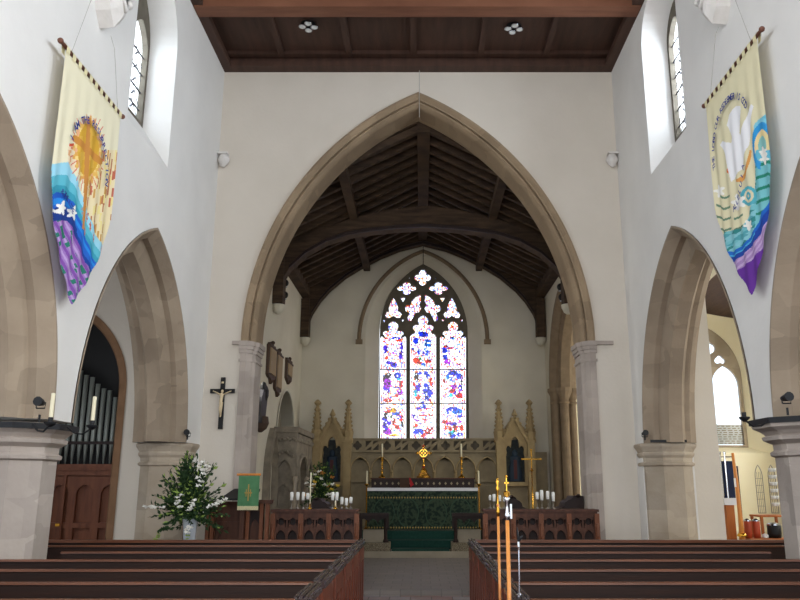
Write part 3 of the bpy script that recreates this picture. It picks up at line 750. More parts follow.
def banner(side):
    if side == 'l':
        X, sg, y0, y1, zt, zb, art = -3.47, -1, 6.62, 8.0, 5.69, 3.31, art_left
        lab = 'cream cloth banner with golden sun, cross and purple hill, hung on the left wall'
    else:
        X, sg, y0, y1, zt, zb, art = 3.36, 1, 6.75, 8.14, 5.9, 3.44, art_right
        lab = 'cream cloth banner with white dove and teal waves, hung on the right wall'
    hw = (y1 - y0) / 2; yc = (y0 + y1) / 2; H = zt - zb; tipy = yc + (.04 if side == 'l' else .0)
    t = thing('banner', lab, 'banner', (X, yc, zt))
    mpx = lambda u, v: (X - sg * (.015 + .015 * sin((u - y0) * 28) * min(1, (zt - v) * 1.2) * (.4 + .6 * hsh(3, int(u)))), u, v)
    zk = zt - H * .50
    def inside(u, v):
        if v >= zk: return True
        f = (zk - v) / (zk - zb)
        return abs(u - yc) < hw * (1 - f ** 1.7)
    colored_grid('cloth', 'banner_cloth', lambda u, v: art(*PR(X, u, v)), y0, y1, zb, zt, 130, 330, mpx, t, inside=inside)
    # hanging pole with finials, fabric loops
    MB().tube([(X, y0 - .07, zt + .05), (X, y1 + .07, zt + .05)], .018, 8).build('pole', 'banner_pole', t)
    for yy in (y0 - .09, y1 + .09): MB().ball((X, yy, zt + .05), .03, 10).build('finial', 'banner_pole', t)
    nl = 11
    for i in range(nl):
        y = y0 + .03 + (y1 - y0 - .06) * i / (nl - 1)
        mb = MB(); w = .035
        pts = [(X + dx, zt + dz) for dx, dz in ((-.024, -.02), (-.028, .05), (0, .085), (.028, .05), (.024, -.02))]
        mb.sweep([[(p[0], y - w, p[1]) for p in pts], [(p[0], y + w, p[1]) for p in pts]])
        mb.build('loop', 'cream_cloth', t)
    xc, zc = (-3.55, 6.75) if side == 'l' else (3.44, 7.05)
    ym = yc
    if side == 'l': cords = [((X, 6.76, zt + .06), (X + .01, 7.04, 6.6), (X, 7.12, 8.86)), ((X, 7.94, zt + .06), (X, 7.70, 6.38), (X - .04, 7.66, 6.52))]
    else: cords = [((X, 6.9, zt + .06), (X, 7.14, 6.6), (X, 7.22, 8.86)), ((X, 8.03, zt + .06), (X, 7.72, 6.58), (X + .04, 7.70, 6.66))]
    for c_ in cords: MB().tube(c_, .003, 5).build('hanging_cord', 'cord', t)
    # lettering sewn round the picture
    def place(mb, txt, size, path):
        gl = letters(txt, size) + [None]; n = len(gl); mb = MB()
        for k, g in enumerate(gl):
            if g is None:
                if mb.v: mb.build('lettering', 'ink_blue', t); mb = MB()
                continue
            u, v, ang = path((k + .5) / n)
            ca, sa = cos(ang), sin(ang); flip = 1
            vs = []
            for (a, b) in g[0]:
                # viewed from the nave: text runs away from the camera on the left wall, towards it on the right
                aa = a if side == 'l' else -a
                if side == 'l': du, dv = a * ca - b * sa, a * sa + b * ca
                else: du, dv = -(a * ca - b * sa), a * sa + b * ca
                vs.append((X - sg * .045, u + du, v + dv))
            mb.add(vs, g[1])
    mb = MB()
    if side == 'l':
        cy, cz, ry, rz = 7.31, 4.76, .41, .46
        place(mb, 'I AM THE RESURRECTION', .105, lambda f: (cy + ry * cos(radians(168 - 178 * f)), cz + rz * sin(radians(168 - 178 * f)), radians(168 - 178 * f) - pi / 2))
        place(mb, '& THE LIFE', .085, lambda f: (6.80 + .30 * f, 4.28 - .14 * f * f, radians(-18)))
    else:
        cy, cz, ry, rz = 7.52, 5.12, .46, .48
        place(mb, 'THE LORD OUR REDEEMER IS GOD', .095, lambda f: (cy - ry * cos(radians(188 - 170 * f)), cz + rz * sin(radians(188 - 170 * f)), radians(188 - 170 * f) - pi / 2))
        place(mb, 'ALLELUIA', .085, lambda f: (7.62 - .42 * f, 4.40 + .5 * f * f, radians(10 + 45 * f)))
banner('l'); banner('r')

# ---- carved corbels
def carved(cx, cy, cz, r, label, head=True):
    sg = 1 if cx > 0 else -1
    t = thing('carved_corbel', label, 'corbel', (cx, cy, cz), 'carved white corbels')
    mb = MB()
    mb.ball((cx - sg * .05, cy - .02, cz + r * .1), r, 12, (.85, .8, 1.1))
    mb.ball((cx - sg * .06, cy - r * .5, cz + r * .2), r * .55, 10, (1, .8, 1.1))   # face
    mb.ball((cx - sg * .06, cy - r * .9, cz + r * .15), r * .16, 8)
    for s in (-1, 1):
        mb.ball((cx - sg * .05 + s * r * .55, cy - r * .25, cz + r * .05), r * .42, 8, (1, .7, 1.4))
    mb.ball((cx - sg * .04, cy - .02, cz - r * .7), r * .55, 10, (1, .8, .9))
    mb.build('carved_head', 'corbel_stone', t, smooth=True)
    MB().box(cx - r * 1.1, cx + r * 1.1, cy - r * .8, cy + r, cz + r * .95, cz + r * 1.25).build('cap_stone', 'corbel_stone', t)
carved(XL + .06, YE - .06, 7.12, .11, 'small carved head corbel in the left corner beside the chancel arch')
carved(XR - .06, YE - .06, 7.12, .11, 'small carved head corbel in the right corner beside the chancel arch')
for X, sg, y, z, lab in ((XL, -1, 7.52, 6.86, 'large shield-shaped carved stone corbel above the sun banner'), (XR, 1, 7.66, 7.0, 'large shield-shaped carved stone corbel above the dove banner')):
    t = thing('shield_corbel', lab, 'corbel', (X, y, z))
    mb = MB()
    P = [(-.2, .3), (-.22, 0), (-.14, -.2), (0, -.34), (.14, -.2), (.22, 0), (.2, .3)]
    mb.sweep([[(X - sg * w, y + a * k, z + b * k) for a, b in P] for w, k in ((0, 1.0), (.16, .95), (.24, .6), (.28, .15))], closed_ring=True)
    mb.build('shield', 'corbel_stone', t)
    MB().ball((X - sg * .2, y, z + .22), .12, 10, (1, 1, .8)).ball((X - sg * .26, y - .1, z + .02), .05).ball((X - sg * .26, y + .1, z + .02), .05).tube([(X - sg * .25, y - .14, z + .1), (X - sg * .27, y, z - .12), (X - sg * .25, y + .14, z + .1)], .03).build('relief', 'corbel_stone', t, smooth=True)
    MB().box(*sorted((X, X - sg * .34)), y - .26, y + .26, z + .3, z + .4).build('cap_stone', 'corbel_stone', t)

# ---- ceiling lights
def ceiling_light(x, y, lab):
    z = 9.13
    t = thing('ceiling_light', lab, 'ceiling light', (x, y, z), 'chrome spotlight clusters on the nave ceiling')
    MB().lathe(x, y, [(.13, z), (.13, z - .012), (.11, z - .018)], 20).build('base_plate', 'black', t)
    for a in range(4):
        ang = a * pi / 2 + .1
        cx, cy = x + .1 * cos(ang), y + .1 * sin(ang)
        p = MB().lathe(cx, cy, [(.025, z - .01), (.04, z - .02), (.062, z - .04), (.066, z - .06), (.055, z - .065), (.02, z - .05)], 12).build('spotlight', 'chrome', t, smooth=True)
        MB().lathe(cx, cy, [(.045, z - .058), (.045, z - .062)], 12).build('lens', 'frost', p)
ceiling_light(-1.9, 11.38, 'cluster of four chrome spotlights on the ceiling, left of the middle')
ceiling_light(1.57, 11.44, 'cluster of four chrome spotlights on the ceiling, right of the middle')

# ---- crucifix
cxx, cyy, czz = -3.255, YE - .02, 2.88
t = thing('crucifix', 'black wooden crucifix with pale figure on the white wall left of the chancel arch', 'crucifix', (cxx, cyy, czz))
MB().box(cxx - .035, cxx + .035, cyy - .03, cyy + .015, 2.45, 3.29).box(cxx - .2, cxx + .2, cyy - .03, cyy + .015, 3.03, 3.10).build('cross', 'black', t)
mb = MB(); yb = cyy - .05
mb.tube([(cxx, yb, 2.76), (cxx + .006, yb - .015, 2.84), (cxx - .008, yb, 2.90), (cxx, yb, 2.96), (cxx, yb, 3.01), (cxx, yb - .005, 3.03)], [.014, .018, .026, .024, .032, .014], 10)
for s in (-1, 1): mb.tube([(cxx + s * .02, yb, 3.0), (cxx + s * .08, yb + .005, 3.035), (cxx + s * .15, yb + .012, 3.065)], [.013, .010, .008], 8)
mb.ball((cxx + .01, yb - .012, 3.055), .026, 10, (.85, 1, 1.15))
for s in (-1, 1): mb.tube([(cxx + s * .012, yb, 2.88), (cxx + s * .014, yb - .025, 2.78), (cxx + s * .004, yb, 2.66)], [.018, .015, .009], 8)
mb.ball((cxx, yb - .01, 2.65), .014)
mb.build('figure', 'ivory', t, smooth=True)
MB().box(cxx - .02, cxx + .02, cyy - .036, cyy - .03, 3.19, 3.22).build('title_plate', 'ivory', t)

# ---- iron bands, spotlights and candle brackets on the capitals
def band(cx, cy, lab, ap, candles, spots, front_only=False, z=2.19, ymax=None):
    k = 1 / cos(pi / 8); t = thing('candle_bracket', lab, 'candle bracket', (cx, cy, z), 'black iron candle brackets on the capitals')
    if front_only:
        MB().box(cx - ap * .78, cx + ap * .5, cy - ap - .03, cy - ap, z + .01, z + .05).build('iron_band', 'iron', t)
    else:
        mb = MB(); n = 8
        rings = [[(cx + r * k * cos(2 * pi * j / n + pi / 8), cy + r * k * sin(2 * pi * j / n + pi / 8), zz) for j in range(n)] for r, zz in ((ap - .02, z), (ap + .02, z), (ap + .02, z + .055), (ap - .02, z + .055))]
        mb.sweep(rings, closed_ring=True, close_prof=True); mb.build('iron_band', 'iron', t)
    for (x, y, arm, h) in candles:
        sx, sy = arm
        mb = MB(); mb.tube([(sx, sy, z + .03), ((sx * 2 + x) / 3, (sy * 2 + y) / 3, z - .03), ((sx + x * 2) / 3, (sy + y * 2) / 3, z - .04), (x, y, z + .02)], .009, 6)
        mb.lathe(x, y, [(.012, z - .0), (.05, z + .03), (.055, z + .045), (.02, z + .05), (.022, z + .09)], 12)
        ar = mb.build('bracket_arm', 'iron', t)
        if h: 
            c = MB().lathe(x, y, [(.018, z + .05), (.018, z + .05 + h), (.006, z + .055 + h)], 10).build('candle', 'wax', ar)
    for (x, y, zz) in spots:
        mb = MB(); mb.tube([(x, y, z + .05), (x, y, z + .12)], .012, 6); mb.tube([(x - .01, y + .05, zz), (x, y - .02, zz + .005), (x, y - .07, zz + .01)], [.025, .038, .045], 10); mb.tube([(x - .04, y, zz - .05), (x - .045, y, zz), (x + .045, y, zz), (x + .04, y, zz - .05), (x - .04, y, zz - .05)], .007, 5)
        mb.build('spotlight', 'iron', t)
k = XL - .4
band(k - .02, 7.62, 'black iron band round the left pier with two cream candles and a spotlight', .50, [(-3.42, 7.08, (-3.6, 7.12), .26), (-3.19, 7.45, (-3.45, 7.5), .27)], [(-3.56, 7.15, 2.33)], z=2.10)
band(XR + .47, 7.72, 'black iron band round the right pier with curled empty bracket and a spotlight', .53, [(3.10, 7.35, (3.4, 7.5), 0)], [(3.45, 7.2, 2.38)], z=2.17)
band(XL - .36, 12.1, 'short black iron bar with spotlight on the capital of the far left respond', .43, [], [(-3.55, 11.72, 2.34)], True)
band(XR + .36, 12.2, 'short black iron bar with spotlight on the capital of the far right respond', .43, [], [(3.44, 11.85, 2.34)], True)

# ---- organ
t = thing('pipe_organ', 'organ with grey metal pipes above an oak panelled case in the left aisle arch', 'organ', (-6, 13.0, 0))
MB().box(-7.25, -4.76, 13.2, 13.26, 0, 5).build('dark_interior', 'black', t)
mb = MB(); mb.box(-7.25, -4.80, 12.72, 13.2, .07, 1.72); mb.build('case', 'organ_oak', t)
MB().box(-7.25, -4.78, 12.64, 13.2, 1.72, 1.90).box(-7.25, -4.78, 12.61, 13.2, 1.80, 1.84).build('pipe_rail', 'organ_oak', t)
for i in range(4):
    x1 = -4.86 - i * .40; x0 = x1 - .34
    o = MB().plate([(x0 - .03, .1), (x1 + .03, .1), (x1 + .03, 1.70), (x0 - .03, 1.70)], [arch_pts((x0 + x1) / 2, .14, .98, 1.42, .15, 0, 6), [(x0 + .03, .2), (x1 - .03, .2), (x1 - .03, .9), (x0 + .03, .9)]], XZ(12.66), 0, .06).build('panel', 'organ_oak', t)
MB().box(-5.79, -5.74, 12.63, 12.68, .1, 1.72).build('door_post', 'organ_oak', t)
MB().box(-5.83, -5.76, 12.61, 12.64, .93, .97).build('door_latch', 'brass', t)
for i in range(21):
    x = -4.92 - i * .105
    top = 2.85 + i * .075 + (.04 if i % 3 == 0 else 0)
    if i > 9: top = 2.85 + 9 * .075 + (i - 9) * .05
    r = .034 + i * .0005
    p = MB().lathe(x, 12.80, [(.012, 1.90), (r, 2.25), (r, top), (r * .9, top)], 12).build('pipe', 'pipe', t, smooth=True)
MB().box(-7.25, -4.78, 12.75, 12.78, 2.22, 2.27).build('pipe_stay', 'oak_dark', t)

# ---- pews
pew_groups = {-1: 'dark wooden pews left of the aisle', 1: 'dark wooden pews right of the aisle'}
def make_pew(yb, x0, x1, side, lab):
    """yb: plane of the back; the seat is on the far side; x0 aisle end, x1 other end"""
    t = thing('pew', lab, 'pew', ((x0 + x1) / 2, yb, 0), pew_groups[side])
    a, b = sorted((x0, x1)); a2, b2 = a + .03, b - .03
    MB().box(a2, b2, yb - .012, yb + .012, .12, .93).build('backrest', 'pew_wood_shaded', t)
    mb = MB(); prof = [(-.012, .932), (-.026, .936), (-.024, .948), (0, .954), (.02, .950), (.024, .936), (.012, .93)]
    mb.sweep([[(a2, yb + p, z) for p, z in prof], [(b2, yb + p, z) for p, z in prof]]); 
    mb.build('top_rail', 'pew_rail_lit', t)
    MB().box(a2, b2, yb + .0, yb + .40, .42, .455).build('seat', 'pew_wood_shaded', t)
    MB().box(a2, b2, yb - .16, yb - .012, .71, .73).box(a2, b2, yb - .16, yb - .145, .71, .755).build('book_ledge', 'pew_wood_shaded', t)
    MB().box(a2, b2, yb - .20, yb - .06, .12, .14).build('kneeler_rail', 'pew_wood_shaded', t)
    for xe in ((x0,) if abs(x1) < 4 else (x0, x1)):
        s = -1 if xe == a else 1
        mb = MB()
        P = [(yb - .10, 0), (yb + .44, 0), (yb + .44, .58), (yb + .40, .66), (yb + .34, .72), (yb + .30, .80), (yb + .26, .88), (yb + .20, .925), (yb + .1, .94), (yb - .06, .94), (yb - .10, .90)]
        P = [(yb - .14, 0), (yb + .46, 0), (yb + .46, .90), (yb + .44, .93), (yb - .12, .93), (yb - .14, .90)]
        mb.plate(P, [[(yb - .07, .12), (yb + .12, .12), (yb + .12, .78), (yb - .07, .78)], [(yb + .19, .12), (yb + .39, .12), (yb + .39, .78), (yb + .19, .78)]], YZ(xe, 1), -.03, .03)
        mb.box(xe - .012, xe + .012, yb - .1, yb + .42, .05, .85)
        e = mb.build('bench_end', 'pew_end_wood', t)
        mb = MB()
        for (o, w, z0, z1) in ((0, .045, .93, .955), (0, .032, .955, .975)):
            mb.box(xe - w, xe + w, yb - .155 + o, yb + .475, z0, z1)
        mb.tube([(xe - .03, yb - .14, .978), (xe - .03, yb + .46, .978)], .010, 6); mb.tube([(xe + .03, yb - .14, .978), (xe + .03, yb + .46, .978)], .010, 6); mb.tube([(xe, yb - .14, .984), (xe, yb + .46, .984)], .010, 6)
        mb.build('moulded_cap', 'cap_wood', e)
    return t
ROWS = [8.52, 7.75, 6.97, 6.20, 5.42, 4.65, 3.88]
names = ['front row, nearest the chancel', 'second row from the front', 'third row from the front', 'fourth row from the front', 'fifth row from the front', 'sixth row from the front', 'row nearest the camera']
for i, y in enumerate(ROWS):
    xl = -4.5 if i == 0 else (-3.52 if i == 1 else -4.7)
    make_pew(y, -.67, xl, -1, 'dark wooden pew left of the aisle, ' + names[i])
    xr = 4.4 if i == 0 else (3.42 if i == 1 else 4.7)
    make_pew(y, .57, xr, 1, 'dark wooden pew right of the aisle, ' + names[i])

for s_, x0, x1, lab in ((-1, -.67, -4.5, 'low dark panelled screen before the pews left of the aisle'), (1, .57, 4.4, 'low dark panelled screen before the pews right of the aisle')):
    a, b = sorted((x0, x1)); y = 9.28
    t = thing('low_screen', lab, 'screen', ((a + b) / 2, y, 0), 'low screens before the front pews')
    MB().box(a, b, y - .015, y + .015, 0, .93).build('panel', 'pew_wood_shaded', t)
    MB().box(a - .01, b + .01, y - .05, y + .03, .925, .955).build('top_rail', 'pew_rail_lit', t)
    MB().box(a, b, y - .18, y - .015, .70, .72).build('book_ledge', 'pew_wood_shaded', t)

# ---- staves and microphone on the right pews
def stave(x, y, top, r, lab, kind):
    t = thing('ceremonial_stave', lab, 'stave', (x, y, .3), 'orange wooden staves at the right pew ends')
    MB().tube([(x, y, .0), (x, y, top - .22 if kind else top - .16)], r, 10).build('shaft', 'stave', t, smooth=True)
    z = top - (.22 if kind else .16)
    if kind:
        MB().lathe(x, y, [(r, z - .03), (r + .004, z), (.008, z + .02), (.007, z + .07), (.02, z + .09), (.012, z + .10)], 12).build('socket', 'silver', t, smooth=True)
        mb = MB(); mb.lathe(x, y, [(.010, z + .10), (.018, z + .105), (.02, z + .125), (.012, z + .13)], 10)
        mb.box(x - .003, x + .003, y - .003, y + .003, z + .13, z + .21); mb.box(x - .013, x + .013, y - .003, y + .003, z + .172, z + .18); mb.ball((x, y, z + .212), .008)
        mb.build('crown_and_cross', 'brass', t)
        MB().tube([(x + .022, y, z - .02), (x + .022, y, z + .06)], .007, 8).build('clip', 'silver', t)
    else:
        MB().lathe(x, y, [(r, z - .08), (r + .003, z - .05), (.007, z), (.007, z + .08), (.014, z + .1), (.006, z + .12), (.014, z + .14), (.003, z + .17)], 12).build('finial', 'brass', t, smooth=True)
    MB().lathe(x, y, [(r + .012, .80), (r + .012, .83)], 10).box(x - .03, x + .06, y - .01, y + .01, .80, .83).build('holder_ring', 'brass', t)
stave(.508, 5.2, 1.625, .0088, 'thinner orange wooden stave with slender brass finial, left one of the pair', 0)
stave(.486, 4.45, 1.645, .0112, 'thicker orange wooden stave topped by a crown and small cross, right one of the pair', 1)
t = thing('microphone_stand', 'slim silver microphone stand clipped behind the right pew', 'microphone stand', (.57, 4.55, .98))
MB().tube([(.548, 4.5, .985), (.550, 4.5, 1.06), (.552, 4.5, 1.25)], .0045, 8).build('tube', 'chrome', t)
MB().lathe(.548, 4.5, [(.018, .985), (.018, .995), (.006, 1.005)], 12).build('base', 'chrome', t)
MB().lathe(.552, 4.5, [(.006, 1.23), (.009, 1.25), (.009, 1.275), (.004, 1.285)], 10).build('clamp', 'silver', t)
MB().tube([(.552, 4.5, 1.28), (.563, 4.49, 1.30), (.575, 4.49, 1.31)], [.008, .008, .004], 8).tube([(.552, 4.5, 1.28), (.548, 4.5, 1.32), (.546, 4.5, 1.355)], [.004, .006, .003], 8).build('microphone', 'iron', t)

# ---- choir stall fronts
def stall_front(x0, x1, y, z0, z1, n, lab, ends=(1, 1)):
    t = thing('choir_stall_front', lab, 'choir stall', ((x0 + x1) / 2, y, z0), 'carved oak choir stall fronts')
    MB().box(x0, x1, y + .10, y + .12, z0, z1 - .04).build('backing', 'oak_dark', t)
    mb = MB(); mb.box(x0 - .03, x1 + .03, y - .06, y + .3, z1 - .035, z1); mb.box(x0 - .01, x1 + .01, y - .03, y + .05, z1 - .06, z1 - .035)
    mb.build('desk_top', 'oak', t)
    MB().box(x0, x1, y - .015, y + .05, z1 - .11, z1 - .06).build('frieze', 'oak', t)
    MB().box(x0, x1, y - .02, y + .05, z0, z0 + .12).build('bottom_rail', 'oak', t)
    w = (x1 - x0) / n
    for i in range(n + 1):
        x = x0 + i * w
        MB().box(x - .035, x + .035, y - .04, y + .05, z0, z1 - .06).lathe(x, y - .045, [(.02, z0), (.02, z1 - .4), (.028, z1 - .38), (.015, z1 - .2)], 8).build('post', 'oak_light', t)
    for i in range(n):
        a = x0 + i * w + .035; b = a + w - .07; m = (b - a)
        hs = []; k = 2; cw = m / k
        for j in range(k):
            c = a + cw * (j + .5)
            hs.append(arch_pts(c, cw * .40, z0 + .14, z1 - .40, cw * .62, 0, 6))
            hs.append(foil(c - cw * .0, z1 - .175, [pi / 2 * q for q in range(4)], .022, .022, 20))
            hs += [[(c + sx * cw * .44, z1 - .15), (c + sx * cw * .22, z1 - .15), (c + sx * cw * .40, z1 - .27)] for sx in (-1, 1)]
        MB().plate([(a, z0 + .12), (b, z0 + .12), (b, z1 - .11), (a, z1 - .11)], hs, XZ(y), 0, .025).build('tracery_panel', 'oak', t)
    return t
stall_front(-2.19, -.95, 11.7, .07, 1.22, 3, 'long carved stall front left of the chancel entrance, posts and dark tracery')
stall_front(.95, 2.60, 11.7, .07, 1.22, 4, 'long carved stall front right of the chancel entrance, posts and dark tracery')
# priest's desk on the left
t = thing('reading_desk', 'panelled oak reading desk beside the left choir stall', 'desk', (-2.75, 11.6, .0))
MB().box(-3.13, -2.3, 11.55, 11.6, 0, 1.30).build('front_panel', 'oak', t)
MB().box(-3.15, -2.22, 11.5, 11.75, 1.30, 1.335).build('top_rail', 'oak', t)
for x in (-3.1, -3.03, -2.60, -2.52, -2.32, -2.24):
    MB().box(x - .025, x + .025, 11.47, 11.56, 0, 1.32 if x > -2.4 else 1.2).build('post', 'oak_light', t)
hs = [arch_pts(-2.42, .07, .2, .95, .14, 0, 6)]
MB().plate([(-2.5, .1), (-2.34, .1), (-2.34, 1.2), (-2.5, 1.2)], hs, XZ(11.52), 0, .03).build('tracery_panel', 'oak_dark', t)
MB().plate([(-2.98, .2), (-2.64, .2), (-2.64, 1.05), (-2.98, 1.05)], [arch_pts(-2.81, .13, .28, .80, .18, 0, 6)], XZ(11.53), 0, .02).build('carved_panel', 'oak', t)
MB().box(-2.36, -2.18, 11.44, 11.62, 1.31, 1.36).build('post_cap', 'oak', t)
# lectern book rest with green fall
t = thing('lectern', 'lectern with hanging green fall, gold cross and cream fringe', 'lectern', (-2.55, 11.2, 0))
MB().box(-2.58, -2.52, 11.25, 11.31, .0, 1.40).build('column', 'oak', t)
mb = MB(); mb.add([(-2.86, 11.14, 1.385), (-2.36, 11.14, 1.385), (-2.36, 11.5, 1.52), (-2.74, 11.5, 1.52), (-2.86, 11.14, 1.36), (-2.36, 11.14, 1.36), (-2.36, 11.5, 1.49), (-2.74, 11.5, 1.49)], [(0, 1, 2, 3), (7, 6, 5, 4), (0, 4, 5, 1), (1, 5, 6, 2), (2, 6, 7, 3), (3, 7, 4, 0)])
mb.build('book_rest', 'black', t)
fx0, fx1 = Q(238, 500, 11.1)[0], Q(259, 500, 11.1)[0]; fz1, fz0 = Q(245, 476, 11.1)[1], Q(245, 510, 11.1)[1]
MB().tube([(fx0 - .03, 11.09, fz1 + .02), (fx1 + .01, 11.09, fz1 + .02)], .016, 8).build('rail', 'stave', t)
mb = MB(); rows = 12
mb.sweep([[(fx0 + (fx1 - fx0) * i / 10, 11.08 + .006 * sin(i * 1.7) * j / rows, fz1 - (fz1 - fz0 - .05) * j / rows) for i in range(11)] for j in range(rows + 1)])
fall = mb.build('green_fall', 'green_cloth', t, smooth=True)
fcx = (fx0 + fx1) / 2; fcz = (fz0 + fz1) / 2
MB().box(fcx - .008, fcx + .008, 11.06, 11.068, fcz - .11, fcz + .12).box(fcx - .035, fcx - .025, 11.06, 11.068, fcz - .05, fcz + .05).box(fcx + .025, fcx + .035, 11.06, 11.068, fcz - .05, fcz + .05).box(fcx - .05, fcx + .05, 11.06, 11.068, fcz - .008, fcz + .012).build('gold_cross', 'gold_thread', fall)
mb = MB()
for i in range(22):
    x = fx0 + (fx1 - fx0) * (i + .5) / 22; mb.box(x - .005, x + .005, 11.072, 11.08, fz0 - .0, fz0 + .055)
mb.build('fringe', 'cream_cloth', fall)

# ---- choir stall candle lamps
def stall_lamp(x, y, z0, z1, h, lab, grp, m='wax_white', r=.022, stem='wire'):
    t = thing('stall_candle', lab, 'candle', (x, y, z0), grp)
    MB().lathe(x, y, [(.026, z0), (.022, z0 + .015), (.004, z0 + .03), (.004, z1 - h - .02), (.016, z1 - h - .015), (r + .004, z1 - h)], 10).build('stem', stem, t, smooth=True)
    MB().lathe(x, y, [(r * .85, z1 - h), (r, z1 - h * .4), (r * .95, z1 - .01), (r * .7, z1)], 12).build('shade', m, t, smooth=True)
def lamps(cluster, y, zb, grp, desc):
    for i, (px, pt, pb) in enumerate(cluster):
        x, z1 = Q(px, pt, y); z2 = Q(px, pb, y)[1]
        stall_lamp(x, y, zb, z1, z1 - z2, desc % ('first', 'second', 'third', 'fourth', 'fifth')[i], grp, r=.026 if pb - pt > 5 else .02)
lamps([(292, 492, 500), (298, 492, 500), (303.5, 492, 500), (308, 493, 499)], 11.9, 1.22, 'white candle lamps at the left end of the left stall', '%s white candle lamp from the left end of the left choir stall')
lamps([(333, 492, 500), (337, 492, 500)], 11.85, 1.22, 'paired white lamps above the short yellow candle', '%s of two white lamps beside the short yellow candle')
lamps([(342, 497, 504), (346.5, 498, 505), (351, 497, 503)], 12.0, 1.22, 'white candle lamps near the aisle end of the left stall', '%s of three white lamps near the left stall aisle end')
lamps([(490, 495, 500), (494, 494, 501), (499.5, 495, 501), (504, 497, 501)], 12.0, 1.22, 'small white lamps at the aisle end of the right stall', '%s small white lamp from the aisle on the right stall')
lamps([(537, 492, 499), (541.5, 490, 500), (547.5, 491, 499), (553, 492, 501)], 11.95, 1.22, 'white candle lamps in the middle of the right stall', '%s white lamp in the middle cluster on the right stall')
def tall_candle(x, y, z0, z1, zc, lab, r=.016, stem='brass', wax='wax'):
    t = thing('candlestick', lab, 'candlestick', (x, y, z0))
    MB().lathe(x, y, [(.035, z0), (.03, z0 + .02), (r, z0 + .03)] + ([(r * .8, (z0 + zc) / 2), (r * 1.8, (z0 + zc) / 2 + .02), (r * .8, (z0 + zc) / 2 + .05), (r * .8, zc - .03), (r * 2.6, zc - .01)] if zc > z0 + .2 else []) + [(r, max(zc, z0 + .035))], 12).build('stem', stem, t, smooth=True)
    MB().lathe(x, y, [(r * .9, zc), (r * .9, z1), (r * .3, z1 + .01)], 10).build('candle', wax, t, smooth=True)
x, z1 = Q(311, 473, 11.76); tall_candle(x, 11.76, 1.22, z1, z1 - .45, 'tall thin brass candlestick standing on the left choir stall', .011)
x, z1 = Q(335.5, 501, 11.72); tall_candle(x, 11.72, 1.22, z1, 1.26, 'short yellow candle on the left choir stall', .012)

# ---- dark stall ends behind the choir fronts
def stall_end(px0, px1, pt, pb, y, lab, flip=False):
    x0, z1 = Q(px0, pt, y); x1, z0 = Q(px1, pb, y)
    t = thing('stall_end', lab, 'stall end', ((x0 + x1) / 2, y, .07))
    w = x1 - x0
    P = [(0, 0), (1, 0), (1, 1), (.62, 1), (.55, .8), (.42, .72), (.3, .55), (.26, .3), (.1, .2), (0, .1)]
    if flip: P = [(1 - a, b) for a, b in P]
    MB().plate([(x0 + a * w, z0 + b * (z1 - z0)) for a, b in P], [], XZ(y), 0, .5).build('carved_arm', 'oak_dark', t)
    MB().box(x0, x1, y, y + .5, .07, z0).build('body', 'oak_dark', t)
    MB().lathe(x0 + w * (.8 if not flip else .2), y - .02, [(.02, z1 - .02), (.05, z1), (.02, z1 + .03)], 10).build('knob', 'oak_dark', t)
stall_end(557, 584, 496, 511, 12.9, 'black-brown carved stall end below the right jamb of the chancel arch')
stall_end(508, 528, 497, 511, 13.6, 'dark carved stall back behind the staves, right of the altar', True)
stall_end(312, 334, 499, 511, 13.3, 'dark carved stall end under the chancel flowers', True)

# ---- altar rails, kneelers, carpet steps
for s, a, b, nm in ((-1, 357.5, 389, 'left'), (1, 452, 486, 'right')):
    xa = Q(a, 512, 16.95)[0]; xb = Q(b, 512, 16.95)[0]; y = 16.95
    t = thing('altar_rail', 'dark carved altar rail %s of the carpeted steps' % nm, 'altar rail', ((xa + xb) / 2, y, .2), 'altar rails')
    zt = Q(a, 513, y)[1]
    MB().box(xa, xb, y - .07, y + .07, zt - .07, zt).build('top_rail', 'oak_dark', t)
    MB().plate([(xa, zt - .32), (xb, zt - .32), (xb, zt - .07), (xa, zt - .07)], [arch_pts(xa + (xb - xa) * f, (xb - xa) * .15, zt - .31, zt - .24, .12, 0, 6) for f in (.2, .5, .8)], XZ(y), -.02, .02).build('tracery', 'oak_dark', t)
    for f in (.1, .9):
        x = xa + (xb - xa) * f; MB().lathe(x, y, [(.06, .35), (.06, .4), (.035, .45), (.04, zt - .1)], 8).build('post', 'oak_dark', t)
    MB().box(xa + .12, xb - .12, y + .06, y + .3, .35, .62).build('stone_block', 'step_stone', t)
    MB().box(xa - .02, xb + .03, y - .12, y + .35, .2, .37).build('kneeler', 'kneeler', t)
t = thing('carpeted_steps', 'dark green carpeted steps rising to the altar', 'steps', (0, 17.5, .2))
xa, xb = Q(389, 550, 16.9)[0], Q(452, 550, 16.9)[0]
MB().box(xa + .06, xb - .06, 16.85, 17.35, .2, .235).build('carpet_runner', 'green_carpet', t)
MB().box(-1.5, 1.55, 17.35, 18.2, .2, .38).build('step', 'green_carpet', t)
MB().box(-1.5, 1.55, 17.8, 18.2, .38, .55).build('step', 'green_carpet', t)
S(MB().box(-3.1, 3.2, 18.15, 20, .07, .55), 'floor_altar_platform', 'step_stone', 'raised stone platform under the altar')
